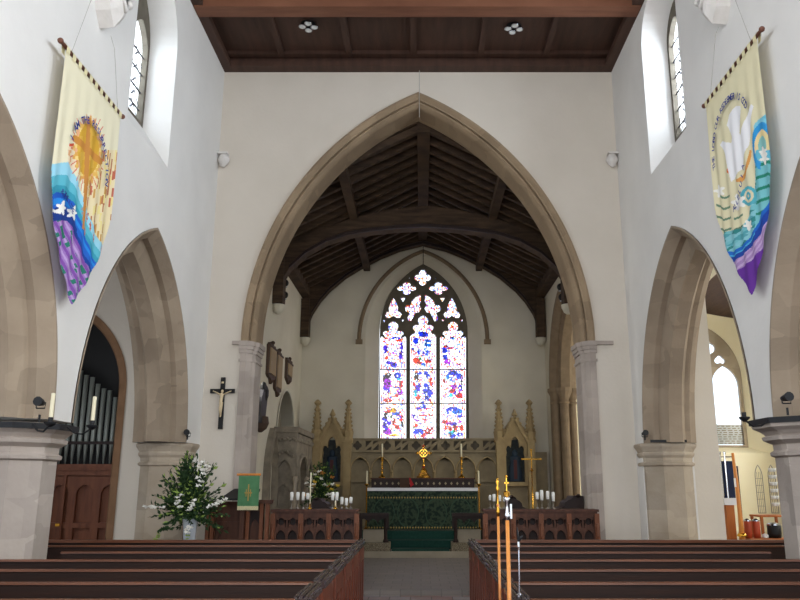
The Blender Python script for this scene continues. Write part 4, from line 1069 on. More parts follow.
# ---- altar
YA = 18.3
ax0, ax1 = -1.25, 1.32
t = thing('altar', 'altar with green damask frontal, gold studs and white cloth', 'altar', (.03, YA + .35, .55))
MB().box(ax0 + .02, ax1 - .02, YA + .02, YA + .75, .55, 1.46).build('table', 'oak_dark', t)
fr = MB(); fr.sweep([[(ax0 + (ax1 - ax0) * i / 60, YA - .004 * (1 + sin(i * 1.3)), z) for i in range(61)] for z in (.56, 1.47)])
fr = fr.build('frontal', 'green_damask', t, smooth=True)
mb = MB()
for i in range(40):
    x = ax0 + .05 + (ax1 - ax0 - .1) * i / 39
    for z in (.60, 1.27): mb.add([(x - .018, YA - .014, z), (x, YA - .014, z + .025), (x + .018, YA - .014, z), (x, YA - .014, z - .025)], [(0, 1, 2, 3)])
mb.build('gold_studs', 'gold_thread', fr)
mb = MB()
for cxk in (-.86, -.3, .35, .92):
    mb.sweep([[(cxk + (r + e) * .42 * cos(a * pi / 12), YA - .012, .93 + (r + e) * .55 * sin(a * pi / 12)) for a in range(25)] for r, e in ((.55, 0), (.55, .05))])
mb.build('damask_motif', 'damask_light', fr)
MB().box(ax0 - .01, ax1 + .01, YA - .02, YA + .77, 1.46, 1.49).box(ax0 - .01, ax1 + .01, YA - .022, YA - .012, 1.42, 1.49).build('altar_cloth', 'white_linen', t)
t = thing('altar_shelf', 'dark carved shelf along the back of the altar', 'shelf', (.03, YA + .7, 1.49))
MB().box(ax0 + .05, ax1 - .03, YA + .6, YA + .8, 1.49, 1.70).build('shelf', 'oak_dark', t)
mb = MB()
for i in range(17):
    x = ax0 + .14 + i * .142; mb.add([(x - .03, YA + .592, 1.59), (x, YA + .592, 1.63), (x + .03, YA + .592, 1.59), (x, YA + .592, 1.55)], [(0, 1, 2, 3)])
mb.build('diamond_inlay', 'reredos_stone', t)
MB().box(ax0 + .03, ax1 - .01, YA + .57, YA + .82, 1.69, 1.72).build('moulding', 'oak', t)
YC = YA + .7
def altar_candle(px, lab):
    x = Q(px, 470, YC)[0]; z1 = Q(px, 444, YC)[1]; zc = Q(px, 457, YC)[1]; z0 = 1.72
    t = thing('altar_candlestick', lab, 'candlestick', (x, YC, z0), 'tall brass altar candlesticks')
    pr = [(.085, z0), (.085, z0 + .02), (.05, z0 + .05), (.025, z0 + .08)]
    z = z0 + .08; k = 0
    while z < zc - .08:
        pr += [(.016, z + .02), (.03, z + .05), (.03, z + .065), (.016, z + .09)]; z += .09
    pr += [(.016, zc - .03), (.05, zc - .01), (.05, zc)]
    MB().lathe(x, YC, pr, 12).build('stem', 'brass', t, smooth=True)
    MB().lathe(x, YC, [(.02, zc), (.02, z1), (.005, z1 + .01)], 10).build('candle', 'wax', t, smooth=True)
altar_candle(382, 'tall brass candlestick on the altar shelf, left of the cross')
altar_candle(461.5, 'tall brass candlestick on the altar shelf, right of the cross')
x = Q(423.5, 470, YC)[0]; z0 = 1.72
t = thing('altar_cross', 'ornate gold altar cross with red jewels on a stepped base', 'altar cross', (x, YC, z0))
MB().lathe(x, YC, [(.17, z0), (.17, z0 + .04), (.13, z0 + .06), (.12, z0 + .10), (.09, z0 + .12), (.08, z0 + .18), (.04, z0 + .22), (.03, z0 + .26)], 8).build('base', 'brass', t)
zt = Q(423.5, 446, YC)[1]
MB().lathe(x, YC, [(.02, z0 + .24), (.045, z0 + .30), (.02, z0 + .34), (.016, zt - .3), (.03, zt - .28)], 10).build('stem', 'brass', t, smooth=True)
mb = MB(); zc = zt - .17
mb.box(x - .014, x + .014, YC - .015, YC + .015, zc - .17, zc + .17); mb.box(x - .15, x + .15, YC - .015, YC + .015, zc - .014, zc + .014)
mb.sweep([[(x + q * cos(2 * pi * i / 16), YC + dy, zc + q * sin(2 * pi * i / 16)) for i in range(16)] for q, dy in ((.08, -.01), (.10, -.01), (.10, .01), (.08, .01))], closed_ring=True, close_prof=True)
for dx, dz in ((0, .17), (.15, 0), (-.15, 0)):
    for a, b in ((0, 0), (.028, .0), (-.028, 0), (0, .028), (0, -.028)): mb.ball((x + dx + a, YC, zc + dz + b), .022, 8)
mb.build('cross', 'brass', t)
mb = MB()
for dx, dz in ((0, 0), (0, .1), (.08, 0), (-.08, 0), (0, -.12), (0, .17), (.0, -.34), (0, -.42)): mb.ball((x + dx, YC - .02, zc + dz), .024, 8)
mb.build('red_jewels', 'red_cloth', t)
t = thing('missal_stand', 'brown book stand with red marker ribbon on the altar', 'book stand', (Q(402, 480, YA)[0], YA + .3, 1.49))
xa, xb = Q(399.5, 480, YA)[0], Q(409, 480, YA)[0]
MB().add([(xa, YA + .22, 1.49), (xb, YA + .22, 1.49), (xb, YA + .5, 1.49), (xa, YA + .5, 1.49), (xa, YA + .25, 1.52), (xb, YA + .25, 1.52), (xb, YA + .45, 1.72), (xa, YA + .45, 1.72)], [(0, 1, 2, 3), (4, 5, 6, 7), (0, 4, 5, 1), (1, 5, 6, 2), (2, 6, 7, 3), (3, 7, 4, 0)]).build('book_rest', 'book_brown', t)
MB().add([(xb, YA + .23, 1.72), (xb + .02, YA + .23, 1.73), (xb + .11, YA + .22, 1.56), (xb + .03, YA + .22, 1.50)], [(0, 1, 2, 3)]).add([(xb, YA + .235, 1.72), (xb + .02, YA + .235, 1.73), (xb + .11, YA + .235, 1.56), (xb + .03, YA + .235, 1.50)], [(0, 1, 2, 3)]).build('marker_ribbon', 'red_cloth', t)
for px, nm in ((367, 'left'), (478.5, 'right')):
    x, z1 = Q(px, 471, YA - .05); zc = Q(px, 484, YA)[1]; y = YA - .06
    t = thing('riddel_post', 'slender post with a cream candle at the %s corner of the altar' % nm, 'candle post', (x, y, .55), 'candle posts at the altar corners')
    MB().tube([(x, y, .55), (x, y, zc - .05)], .014, 8).lathe(x, y, [(.05, .55), (.05, .58), (.014, .62)], 10).build('post', 'oak_dark' if 0 else 'brass', t)
    MB().lathe(x, y, [(.014, zc - .06), (.05, zc - .02), (.055, zc), (.02, zc + .01)], 10).build('drip_pan', 'brass', t)
    MB().lathe(x, y, [(.018, zc), (.018, z1), (.005, z1 + .01)], 10).build('candle', 'wax', t)
# processional cross
x, z1 = Q(531, 449, 16.6); z0 = .2; yy = 17.2
x, z1 = Q(531, 449, yy)
t = thing('processional_cross', 'brass processional cross on a tall staff right of the altar', 'cross', (x, yy, .2))
MB().tube([(x, yy, .2), (x, yy, z1 - .45)], .013, 10).build('staff', 'brass', t, smooth=True)
mb = MB(); zc = z1 - .22
mb.box(x - .012, x + .012, yy - .012, yy + .012, zc - .2, zc + .2); mb.box(x - .2, x + .2, yy - .012, yy + .012, zc - .012, zc + .012)
for dx, dz in ((0, .2), (.2, 0), (-.2, 0), (0, 0)): mb.ball((x + dx, yy, zc + dz), .028, 8)
mb.lathe(x, yy, [(.015, z1 - .5), (.04, z1 - .46), (.015, z1 - .42)], 10)
mb.build('cross_head', 'brass', t)
MB().box(x - .12, x + .12, yy - .12, yy + .12, .07, .3).build('base', 'oak_dark', t)
def trefoil_head(xm, h, z0, zs):
    P = [(-h, z0), (-h, zs - .12), (-h * .92, zs - .02), (-h * .98, zs + .06), (-h * .86, zs + .14), (-h * .62, zs + .15), (-h * .46, zs + .10), (-h * .42, zs + .2), (-h * .36, zs + .29), (-h * .18, zs + .35), (0, zs + .37)]
    return [(xm + x, z) for x, z in P + [(-x, z) for x, z in reversed(P[:-1])]]
# ---- reredos
YR = 19.72
def R(px, py): return Q(px, py, YR)
def rx(px): return Q(px, 450, YR)[0]
def rz(py): return Q(421, py, YR)[1]
t = thing('reredos', 'carved stone reredos screen with blind arcading and two pinnacled niches behind the altar', 'reredos', (.05, YR, .55))
MB().box(rx(316), rx(547), YR + .04, CY - .01, .55, rz(452)).build('back_wall', 'reredos_stone', t)
hs = []
u0, u1 = rx(350), rx(497); n = 10; w = (u1 - u0) / n; zt, zb = rz(441), rz(450)
for i in range(n):
    a = u0 + i * w + .02; b = a + w - .04; m = (a + b) / 2; h = zt - zb
    if i % 2 == 0: hs.append(foil(m, (zt + zb) / 2, D4, .06, .055, 24))
    else:
        hs.append([(a, zt), (m - .01, zt), (a, zb + .06)]); hs.append([(b, zb), (m + .01, zb), (b, zt - .06)]); hs.append([(a + .01, zb), (m - .03, zb), (m - .01, (zb + zt) / 2 - .02)]); hs.append([(b - .01, zt), (m + .03, zt), (m + .01, (zb + zt) / 2 + .02)])
MB().plate([(u0 - .03, rz(452)), (u1 + .03, rz(452)), (u1 + .03, rz(439)), (u0 - .03, rz(439))], hs, XZ(YR - .02), 0, .06).build('pierced_parapet', 'reredos_stone', t)
MB().box(u0, u1, YR + .1, CY - .01, rz(452), rz(440)).build('parapet_backing', 'tracery_stone', t)
MB().box(u0, u1, YR - .08, YR + .06, rz(440), rz(438.4)).box(u0, u1, YR - .07, YR + .06, rz(452.5), rz(451)).box(u0, u1, YR - .1, YR + .06, rz(459), rz(457.5)).build('string_course', 'reredos_stone', t)
na = 7; w = (u1 - u0) / na
hs = [arch_pts(u0 + w * (i + .5), w * .44, rz(481), rz(471), .33, 0, 10) for i in range(na)]
hs = []
for i in range(na):
    P = arch_pts(u0 + w * (i + .5), w * .45, rz(480), rz(470), .32, 0, 10); hs.append(P)
MB().plate([(u0, rz(482)), (u1, rz(482)), (u1, rz(459)), (u0, rz(459))], hs, XZ(YR - .10), 0, .13).build('blind_arcade', 'reredos_stone', t)
mb = MB()
for P in hs: 
    mb.tube([(u, YR - .11, v) for u, v in P], .016, 6)
for i in range(na + 1):
    x = u0 + w * i; mb.lathe(x, YR - .12, [(.02, rz(482)), (.02, rz(474)), (.04, rz(472)), (.02, rz(470))], 8)
mb.build('arcade_shafts', 'niche_stone', t)
for (pl, pr_, nm) in ((317, 348, 'left'), (499, 530, 'right')):
    xl, xr = rx(pl), rx(pr_); xm = (xl + xr) / 2; hw = (xr - xl) / 2
    z_s = rz(450)
    nich = MB().plate([(xl, rz(486)), (xr, rz(486)), (xr, rz(438)), (xm + .06, rz(418)), (xm - .06, rz(418)), (xl, rz(438))], [trefoil_head(xm, hw - .16, rz(482), rz(452))], XZ(YR - .16), 0, .2).build('niche_canopy', 'niche_stone', t)
    mb = MB()
    # crocketed gable
    for s in (-1, 1):
        a = Vector((xm + s * (hw - .02), YR - .2, rz(446))); b = Vector((xm, YR - .2, rz(418)))
        mb.bar(a, b, .07, .07, up=(0, 1, 0))
        for k in range(6):
            p = a.lerp(b, (k + .5) / 6); mb.ball((p.x + s * .05, p.y, p.z + .02), .04, 6)
    mb.lathe(xm, YR - .18, [(.05, rz(422)), (.03, rz(420)), (.035, rz(417)), (.08, rz(415.5)), (.05, rz(413)), (.03, rz(411)), (.01, rz(409.5))], 8)
    mb.build('crocketed_gable', 'niche_stone', nich)
    for x in (xl, xr):
        mb = MB(); mb.box(x - .09, x + .09, YR - .26, YR + .02, .55, rz(443))
        mb.lathe(x, YR - .12, [(.11, rz(443)), (.15, rz(441)), (.13, rz(438)), (.15, rz(432)), (.10, rz(430)), (.075, rz(418)), (.05, rz(412)), (.09, rz(410)), (.05, rz(408.5)), (.04, rz(406)), (.10, rz(403.5)), (.06, rz(401.5)), (.02, rz(400))], 8, pi / 8)
        for k in range(5):
            z = rz(430 - k * 4)
            for s in (-1, 1): mb.ball((x + s * (.10 - k * .01), YR - .14, z), .035, 6)
        mb.box(x - .12, x + .12, YR - .28, YR + .02, rz(443), rz(441))
        mb.build('pinnacle', 'niche_stone', t)
    pn = MB().box(xl + .12, xr - .12, YR - .03, YR - .0, rz(483), rz(440)).build('painted_panel', 'paint_dark', t, label='dark painted panel with a robed figure')
    mb = MB(); mb.lathe(xm, YR - .05, [(.16, rz(481)), (.17, rz(474)), (.12, rz(462)), (.13, rz(457)), (.04, rz(455))], 12, 0, .3); mb.ball((xm, YR - .05, rz(453.3)), .075, 10, (1, .5, 1.2)); mb.build('painted_robe', 'paint_blue', pn)
    MB().box(xm - .04, xm + .04, YR - .11, YR - .09, rz(479), rz(460)).build('painted_sash', 'paint_red', pn)

# ---- tomb recess on the left chancel wall
YTm = 17.9
t = thing('canopied_tomb', 'weathered grey stone tomb canopy with arches against the left chancel wall', 'tomb', (CL + .25, 17.2, .07))
mp = YZ(CL + .49, 1)
MB().plate([(16.67, .07), (19.08, .07), (19.08, 2.65), (16.67, 2.65)], [arch_pts(17.5, .72, .6, 1.5, .65, 0, 8), arch_pts(18.62, .38, .6, 1.6, .5, 0, 8)], mp, -.12, 0).build('canopy_front', 'tomb_stone', t)
MB().box(CL + .005, CL + .53, 16.56, 19.08, 2.66, 2.78).build('cornice', 'tomb_stone', t)
MB().box(CL + .005, CL + .37, 16.82, 19.1, .07, 2.66).build('chest', 'tomb_stone', t)
mb = MB(); arch_sweep(mb, [(0, -.1), (.12, -.1), (.14, .02), (.0, .02)], YZ(CL, 1), 16.15, .42, .07, 1.7, .9, 8); mb.build('wall_arch', 'tomb_stone', t)
for y in (16.58, 18.22, 18.98):
    MB().lathe(CL + .5, y, [(.07, .07), (.05, .2), (.045, 1.6), (.07, 1.68), (.04, 1.75)], 10).build('shaft', 'respond_stone', t, smooth=True)
mb = MB(); arch_sweep(mb, [(0, -.1), (.05, -.08), (.06, -.02), (.02, .0)], mp, 17.5, .72, .6, 1.5, .65, 10); arch_sweep(mb, [(0, -.08), (.05, -.06), (.05, -.02), (.02, .0)], mp, 18.62, .38, .6, 1.6, .5, 10)
mb.build('arch_moulding', 'tomb_stone', t)
# west face of the canopy, open under an arch, with a small niche inside
MB().plate([(CL, .07), (CL + .5, .07), (CL + .5, 2.66), (CL, 2.66)], [arch_pts(CL + .25, .18, .4, 1.75, .34, 0, 8)], XZ(16.62), 0, .12).build('west_face', 'tomb_stone', t)
MB().plate([(CL + .03, .3), (CL + .45, .3), (CL + .45, 2.1), (CL + .03, 2.1)], [arch_pts(CL + .22, .12, .9, 1.35, .22, 0, 8)], XZ(16.76), 0, .05).build('inner_niche', 'tomb_stone', t)
mb = MB()
for i in range(9): mb.ball((CL + .03 + .055 * i, 16.58, 2.50 + .03 * (i % 2)), .035, 6)
mb.build('leaf_carving', 'tomb_stone', t); mb = MB()
for i in range(7): mb.ball((CL + .06 + .06 * i, 16.58, 2.28 - .04 * abs(i - 3)), .04, 6)
mb.build('leaf_carving', 'tomb_stone', t); mb = MB()
for i in range(24): mb.ball((CL + .50, 16.7 + i * .1, 2.5 + .03 * (i % 2)), .04, 6)
mb.build('leaf_carving', 'tomb_stone', t)
# small canopied niche between tomb and reredos
t = thing('stone_canopy_niche', 'low stone canopy niche on the east wall left of the reredos', 'niche', (-2.9, 19.5, .55))
xa, xb = rx(299), rx(311.5)
MB().plate([(xa, .55), (xb, .55), (xb, rz(441)), (xa, rz(441))], [arch_pts((xa + xb) / 2, .15, rz(480), rz(456), .22, 0, 8)], XZ(19.22), 0, .24).build('niche', 'tomb_stone', t)
mb = MB(); mb.box(xa - .0, xb - .06, 19.18, 19.44, rz(446), rz(440))
for i in range(5): mb.ball((xa + (xb - xa) * (i + .5) / 5, 19.18, rz(448)), .05, 7)
mb.build('cornice', 'tomb_stone', t)

# ---- wall memorials on the left chancel wall
def tablet(y0, y1, zt, zb, lab, small=False):
    X = CL
    t = thing('memorial_tablet', lab, 'memorial tablet', (X, (y0 + y1) / 2, zb))
    ym = (y0 + y1) / 2; h = zt - zb
    if not small:
        P = [(y0, zb + .16), (y0 + .1, zb + .12), (ym - .1, zb + .1), (ym, zb), (ym + .1, zb + .1), (y1 - .1, zb + .12), (y1, zb + .16), (y1, zt - .14), (y1 - .12, zt - .06), (ym + .12, zt - .08), (ym, zt), (ym - .12, zt - .08), (y0 + .12, zt - .06), (y0, zt - .14)]
    else:
        P = [(y0, zb + .12), (ym, zb), (y1, zb + .12), (y1, zt - .05), (y0, zt - .05)]
    MB().plate(P, [], YZ(X, 1), 0, .06).build('frame', 'tablet_frame', t)
    MB().box(X + .06, X + .085, y0 + .09, y1 - .09, zb + .2, zt - .17).build('inscribed_slab', 'tablet', t)
    MB().box(X, X + .085, y0 - .01, y1 + .01, zt - .16, zt - .12).build('cornice', 'tablet_frame', t)
    MB().ball((X + .05, ym, zb + .06), .045, 8).ball((X + .05, ym, zt - .03), .045, 8).build('boss', 'tablet_frame', t)
tablet(15.40, 16.18, 4.50, 3.60, 'ornate brown memorial tablet, nearer of the joined pair on the left chancel wall')
tablet(16.24, 16.92, 4.48, 3.42, 'ornate brown memorial tablet, farther of the joined pair on the left chancel wall')
tablet(17.55, 18.25, 4.50, 3.86, 'small plain memorial tablet above the pointed recess', True)
t = thing('wall_monument', 'dark tall wall monument with bracket just inside the chancel arch', 'monument', (CL, 14.85, 2.6))
MB().plate([(14.6, 2.72), (15.0, 2.72), (15.08, 3.0), (15.16, 3.25), (14.95, 3.4), (14.8, 3.4), (14.6, 3.2)], [], YZ(CL, 1), 0, .12).build('slab', 'monument', t)
MB().lathe(CL + .07, 14.85, [(.03, 2.55), (.12, 2.62), (.16, 2.72), (.14, 2.85)], 12).build('bracket', 'tablet_frame', t)
MB().ball((CL + .09, 15.02, 3.32), .13, 8, (.6, 1, 1.3)).ball((CL + .09, 14.85, 3.42), .11, 8, (.6, 1, 1)).build('carved_top', 'black', t)

# spotlights in the chancel
for (px, py, X, lab) in ((285, 283, CL + .12, 'upper of two black spotlights high on the left chancel wall'), (284.5, 295, CL + .12, 'lower of two black spotlights high on the left chancel wall'), (560.5, 287, CR - .12, 'upper of two black spotlights high on the right chancel wall'), (562, 297, CR - .12, 'lower of two black spotlights high on the right chancel wall')):
    a = (px - CX) / F; r = _ray(px, py); tt = X / r[0]; y = r[1] * tt; z = EYE + r[2] * tt; s = -1 if X < 0 else 1
    t = thing('spotlight', lab, 'spotlight', (X, y, z), 'black chancel spotlights')
    MB().ball((X, y, z), .085, 12).build('housing', 'black', t, smooth=True)
    MB().tube([(X, y, z), (X + s * .13, y + .02, z)], .02, 8).build('arm', 'iron', t)
    MB().lathe(X, y - .0, [(.05, z - .10), (.05, z - .085)], 12).build('lens', 'vase_glass', t)
# thin sanctuary cord hanging down the chancel arch
for (x, y, z0, z1, lab) in ((-.03, YE - .07, 7.95, 9.1, 'thin pale cord hanging at the crown of the chancel arch'), (.06, 19.9, 7.38, 8.1, 'thin dark cord hanging above the east window')):
    o = MB().tube([(x, y, z0), (x, y, z1)], .006 if y < 15 else .009, 6).build('hanging_cord', 'cord' if y < 15 else 'iron', origin=(x, y, z0)); o['label'] = lab; o['category'] = 'cord'

# ---- flowers
def leafquad(mb, p, d, L, wd, rnd):
    d = Vector(d).normalized(); up = Vector((rnd.uniform(-1, 1), rnd.uniform(-1, 1), rnd.uniform(-1, 1)))
    x = d.cross(up).normalized(); n = x.cross(d)
    p = Vector(p)
    mb.add([p, p + d * L * .5 + x * wd, p + d * L - n * L * .2, p + d * L * .5 - x * wd, p + d * L * .5 + n * wd * .3], [(0, 1, 4), (1, 2, 4), (2, 3, 4), (3, 0, 4)])
def arrangement(t, cx, cy, cz, rad, H, nst, rnd, spikes, leaf='leaf', leafn=9, extra=()):
    fol = MB(); stems = MB(); light = MB()
    for i in range(nst):
        a = rnd.uniform(0, 2 * pi); e = rnd.uniform(-.25, 1.45); L = rnd.uniform(.5, 1.0)
        d = Vector((cos(a) * cos(e) * rad, sin(a) * cos(e) * rad * .7, sin(e) * H)) * L
        b = Vector((cx, cy, cz)); mid = b + d * .5 + Vector((0, 0, .05)); end = b + d
        stems.tube([b, mid, end], [.004, .003, .002], 4)
        for k in range(leafn):
            f = .25 + .75 * k / leafn; p = b.lerp(mid, f * 2) if f < .5 else mid.lerp(end, f * 2 - 1)
            dd = d.normalized() + Vector((rnd.uniform(-1, 1), rnd.uniform(-1, 1), rnd.uniform(-.8, .8)))
            leafquad(fol if rnd.random() < .85 else light, p, dd, rnd.uniform(.05, .10), rnd.uniform(.010, .026), rnd)
    f = fol.build('foliage', leaf, t, kind='stuff'); light.build('light_leaves', 'leaf_light', f); stems.build('stems', 'leaf', f)
    for (ox, oy, oz, dx, dz, n, m, s) in spikes:
        mb = MB(); c = MB()
        for k in range(n):
            p = Vector((cx + ox + dx * k / n + rnd.uniform(-.035, .035), cy + oy + rnd.uniform(-.02, .02), cz + oz + dz * k / n))
            for q in range(5):
                aa = q * 2 * pi / 5 + rnd.random(); leafquad(mb, p, (cos(aa), sin(aa) - .5, rnd.uniform(-.2, .5)), s, s * .42, rnd)
        mb.build('flower', m, t)
rnd = random.Random(5)
fx, fy = -3.14, 10.7
t = thing('flower_arrangement', 'large arrangement of white lilies and greenery in a pale vase by the far left respond', 'flowers', (fx + .05, fy, .4))
MB().lathe(fx + .02, fy, [(.08, .55), (.07, .58), (.075, .8), (.09, 1.0), (.105, 1.12), (.10, 1.13), (.085, 1.08)], 16).build('vase', 'vase_glass', t, smooth=True)
MB().lathe(fx + .02, fy, [(.16, 0), (.16, .03), (.05, .06), (.04, .5), (.13, .54), (.13, .555)], 14).build('pedestal', 'oak_dark', t)
arrangement(t, fx, fy, 1.15, .56, .92, 210, rnd, [
    (.16, -.25, .42, .10, .36, 7, 'petal', .055), (-.08, -.28, .14, .03, .20, 5, 'petal', .05), (.10, -.28, .10, .03, .16, 5, 'petal', .05), (.34, -.22, .14, .22, .12, 6, 'petal', .055), (-.55, -.1, .14, .22, -.02, 5, 'petal', .055),
    (.08, -.3, -.18, .0, .10, 3, 'petal', .055), (.17, -.2, .62, .02, .12, 3, 'petal', .045), (-.40, -.2, -.30, .12, .12, 5, 'leaf_light', .035), (.10, -.28, -.38, -.0, .2, 5, 'leaf_light', .035), (.02, -.25, .32, .02, .2, 4, 'leaf_light', .03), (-.06, -.2, .55, .02, .2, 4, 'leaf', .06), (-.25, -.25, -.15, .12, .02, 4, 'leaf', .07)], leafn=11)
fx, fy = Q(322, 480, 16.6)[0], 16.6
t = thing('flower_arrangement', 'tall arrangement of yellow and cream flowers on a pedestal in the chancel', 'flowers', (fx, fy, .07))
MB().lathe(fx, fy, [(.18, .07), (.16, .12), (.05, .2), (.04, .9), (.14, 1.0), (.16, 1.05)], 14).build('pedestal', 'oak_dark', t)
MB().lathe(fx, fy, [(.07, 1.05), (.12, 1.15), (.10, 1.22)], 14).build('vase', 'vase_glass', t)
rf = random.Random(11); sp = []
for k in range(26):
    aa = rf.uniform(.1, pi - .1); q = rf.uniform(.45, 1.0)
    sp.append((cos(aa) * .36 * q, -.14 - rf.random() * .16, -.05 + sin(aa) * .72 * q, .015, .03, 2, rf.choice(['petal', 'petal', 'petal_yellow', 'petal_orange', 'leaf_light']), .05))
arrangement(t, fx, fy, 1.3, .44, .85, 120, rnd, sp, leafn=9)

# ---- furnishings in the right aisle chapel
def C(px, py, y): return Q(px, py, y)
y = 13.6
t = thing('display_stand', 'dark blue book stand with chrome rails on a wooden cupboard in the right aisle', 'stand', (C(728, 500, y)[0], y, .07))
x0, x1 = C(723.5, 500, y)[0], C(736, 500, y)[0]
MB().box(x0 + .03, x1, y, y + .25, C(730, 502, y)[1], C(730, 461, y)[1]).build('blue_panel', 'navy', t)
for xx in (x0, x0 + .08): MB().tube([(xx, y - .02, C(730, 504, y)[1]), (xx, y - .02, C(730, 453, y)[1])], .014, 8).ball((xx, y - .02, C(730, 453, y)[1]), .028, 8).build('chrome_upright', 'chrome', t)
MB().tube([(x0, y - .02, C(730, 457, y)[1]), (x1, y - .02, C(730, 457, y)[1])], .01, 8).build('cross_bar', 'chrome', t)
MB().box(x0 + .0, x1 + .02, y - .04, y + .28, C(730, 505, y)[1], C(730, 498, y)[1]).build('shelf', 'white_linen', t)
MB().box(x0 + .03, x1 - .05, y - .02, y + .26, .07, C(730, 505, y)[1]).build('cupboard', 'wood_orange', t)
y = 13.3
t = thing('churchwarden_staff', 'tall polished brass and wood churchwarden staff with flared foot in the right aisle', 'staff', (C(740, 530, y)[0], y, .3))
y = 13.0; xa = C(737, 500, y)[0]; xb = C(741.5, 530, y)[0]
MB().tube([(xb, y, C(740, 538, y)[1] - .05), (xb - .0, y, C(740, 515, y)[1]), (xa + .02, y, C(738, 480, y)[1]), (xa, y, C(737, 453, y)[1])], [.05, .035, .03, .022], 12).build('shaft', 'stave', t, smooth=True)
MB().lathe(xb, y, [(.10, .07), (.10, .1), (.03, .14), (.025, C(740, 536, y)[1] - .02), (.09, C(740, 536, y)[1]), (.05, C(740, 533, y)[1])], 14).build('flared_foot', 'brass', t, smooth=True)
MB().box(xa + .05, xa + .08, y + .03, y + .1, .07, C(740, 466, y)[1]).build('dark_side_board', 'oak_dark', t)
MB().box(xa - .03, xa - .0, y - .03, y - .02, C(740, 487, y)[1], C(740, 478, y)[1]).build('paper_label', 'wax_white', t)
y = 13.7
t = thing('side_table', 'small wooden table in the right aisle holding jars and tins', 'table', (C(768, 530, y)[0], y, .07))
x0, x1 = C(757, 520, y)[0], C(785, 520, y)[0]; zt = C(770, 515, y)[1]
MB().box(x0, x1, y - .15, y + .3, zt - .03, zt).build('table_top', 'wood_orange', t)
for xx in (x0 + .03, x1 - .03):
    for yy in (y - .12, y + .27): MB().box(xx - .02, xx + .02, yy - .02, yy + .02, .07, zt - .03).build('leg', 'wood_orange', t)
for px, r, py0, py1, m, lab in ((749, .06, 538, 519, 'red_tin', 'round red tin beside the small table in the right aisle'), (757.5, .06, 538, 519, 'red_tin', 'red tin nearer the black pot in the right aisle'), (775, .11, 538, 523, 'black', 'squat black pot on the low bench in the right aisle'), (765.5, .05, 538, 534, 'wax_white', 'small white dish beside the black pot in the right aisle')):
    x, zb = C(px, py0, 13.2); z1 = C(px, py1, 13.2)[1]
    t = thing({'red_tin': 'tin', 'black': 'pot', 'wax_white': 'dish'}[m], lab, {'red_tin': 'tin', 'black': 'pot', 'wax_white': 'dish'}[m], (x, 13.2, zb))
    MB().lathe(x, 13.2, [(r * .9, zb), (r, zb + (z1 - zb) * .3), (r, z1 - .03), (r * .8, z1 - .01), (r * .3, z1)], 16).build('body', m, t, smooth=True)
    MB().lathe(x, 13.2, [(r * 1.04, z1 - .035), (r * 1.04, z1 - .015), (r * .3, z1 + .008)], 16).build('rim', 'chrome' if m != 'wax_white' else 'wax_white', t)
x0, zb = C(745.5, 538, 13.2); x1 = C(790, 538, 13.2)[0]
t = thing('low_bench', 'low white-topped bench under the pots in the right aisle', 'bench', ((x0 + x1) / 2, 13.2, .07))
MB().box(x0, x1, 13.02, 13.4, zb - .04, zb).build('top', 'wood_orange', t)
for xx in (x0 + .04, x1 - .04): MB().box(xx - .02, xx + .02, 13.05, 13.37, .07, zb - .04).build('leg', 'wood_orange', t)
for k, (pa, pb, pt, lab) in enumerate(((754, 766, 465, 'arched wire rack leaning at the cream wall in the right aisle'), (767, 779, 465, 'arched wire rack full of small glass cups behind the right pier'))):
    y = 13.9; x0, z1 = C(pa, pt, y); x1, z0 = C(pb, 513, y)
    t = thing('wire_rack', lab, 'rack', ((x0 + x1) / 2, y, z0))
    P = arch_pts((x0 + x1) / 2, (x1 - x0) / 2, z0, z1 - .2, .2, 0, 8)
    MB().tube([(u, y, v) for u, v in P], .008, 6).tube([(x0, y, z0), (x1, y, z0)], .008, 6).build('outer_frame', 'wire', t)
    mb = MB()
    for i in range(1, 4): mb.tube([(x0 + (x1 - x0) * i / 4, y, z0), (x0 + (x1 - x0) * i / 4, y, z1 - .12)], .004, 5)
    for j in range(1, 6): mb.tube([(x0, y, z0 + (z1 - z0) * j / 7), (x1, y, z0 + (z1 - z0) * j / 7)], .004, 5)
    mb.build('cross_wires', 'wire', t)
    if k:
        for j in range(1, 7):
            for i in range(2):
                cx = x0 + (x1 - x0) * (.28 + .45 * i); cz = z0 + (z1 - z0) * j / 7
                MB().lathe(cx, y - .04, [(.03, cz), (.045, cz + .06), (.04, cz + .06)], 10).build('glass_cup', 'frost', t, smooth=True)

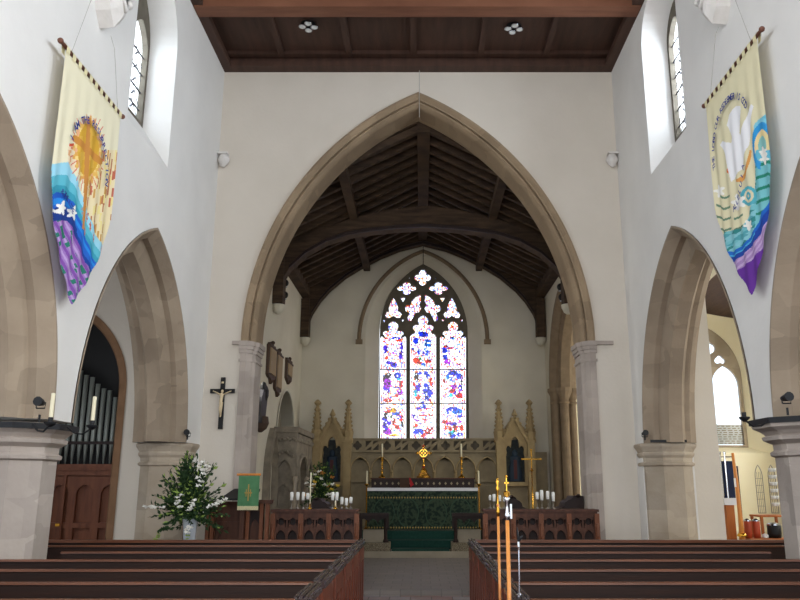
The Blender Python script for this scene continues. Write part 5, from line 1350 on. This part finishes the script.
# ================================================================== LIGHT
wd = bpy.data.worlds.new('world'); SC.world = wd; wd.use_nodes = True
bg = wd.node_tree.nodes['Background']; bg.inputs['Color'].default_value = (.84, .91, 1.0, 1); bg.inputs['Strength'].default_value = 2.2
def area(name, loc, tgt, sx, sy, power, col):
    l = bpy.data.lights.new(name, 'AREA'); l.shape = 'RECTANGLE'; l.size = sx; l.size_y = sy; l.energy = power; l.color = col
    o = bpy.data.objects.new(name, l); COL.objects.link(o); o.location = loc
    o.rotation_euler = (Vector(tgt) - Vector(loc)).to_track_quat('-Z', 'Z').to_euler(); return o
area('fill_light_west', (0, -3.4, 5.0), (0, 12, 4.2), 5.5, 6.5, 400, (1.0, .965, .92))  # added lamp behind the camera to flood the nave; no window there
for k in range(3):
    area('daylight_right_clerestory', (5.1, 9.9 - k * 4.3, 7.9), (3.4, 9.9 - k * 4.3, 7.1), 1.5, 2.6, 540, (.85, .92, 1.0))
    area('daylight_left_clerestory', (-5.2, 9.2 - k * 4.3, 7.6), (-3.4, 9.2 - k * 4.3, 6.8), 1.5, 2.6, 250, (.84, .92, 1.0))
for y in (5.6, 9.8):
    area('daylight_left_aisle', (-8.3, y, 3.6), (-6, y, 2.2), 1.4, 2.6, 60, (.9, .95, 1.0))
    area('daylight_right_aisle', (10.1, y, 3.6), (8, y, 2.2), 1.6, 2.8, 220, (1.0, .97, .88))
for y in (14.6, 17.6):
    area('daylight_chapel', (10.1, y, 3.8), (6, y, 2.2), 1.6, 2.8, 330, (1.0, .96, .84))
area('fill_light_chancel', (-4.2, 14.3, 4.4), (0, 18.5, 2.5), 1.1, 2.2, 150, (1.0, .96, .88))  # added lamp behind an opening cut out of view to light the chancel

SC.view_settings.view_transform = 'Standard'; SC.view_settings.look = 'None'; SC.view_settings.gamma = 1; SC.view_settings.exposure = -.05
try: SC.view_settings.use_curve_mapping = False
except Exception: pass
SC.cycles.use_denoising = True
SC.cycles.max_bounces = 8; SC.cycles.diffuse_bounces = 5; SC.cycles.transparent_max_bounces = 12
SC.cycles.sample_clamp_indirect = 6
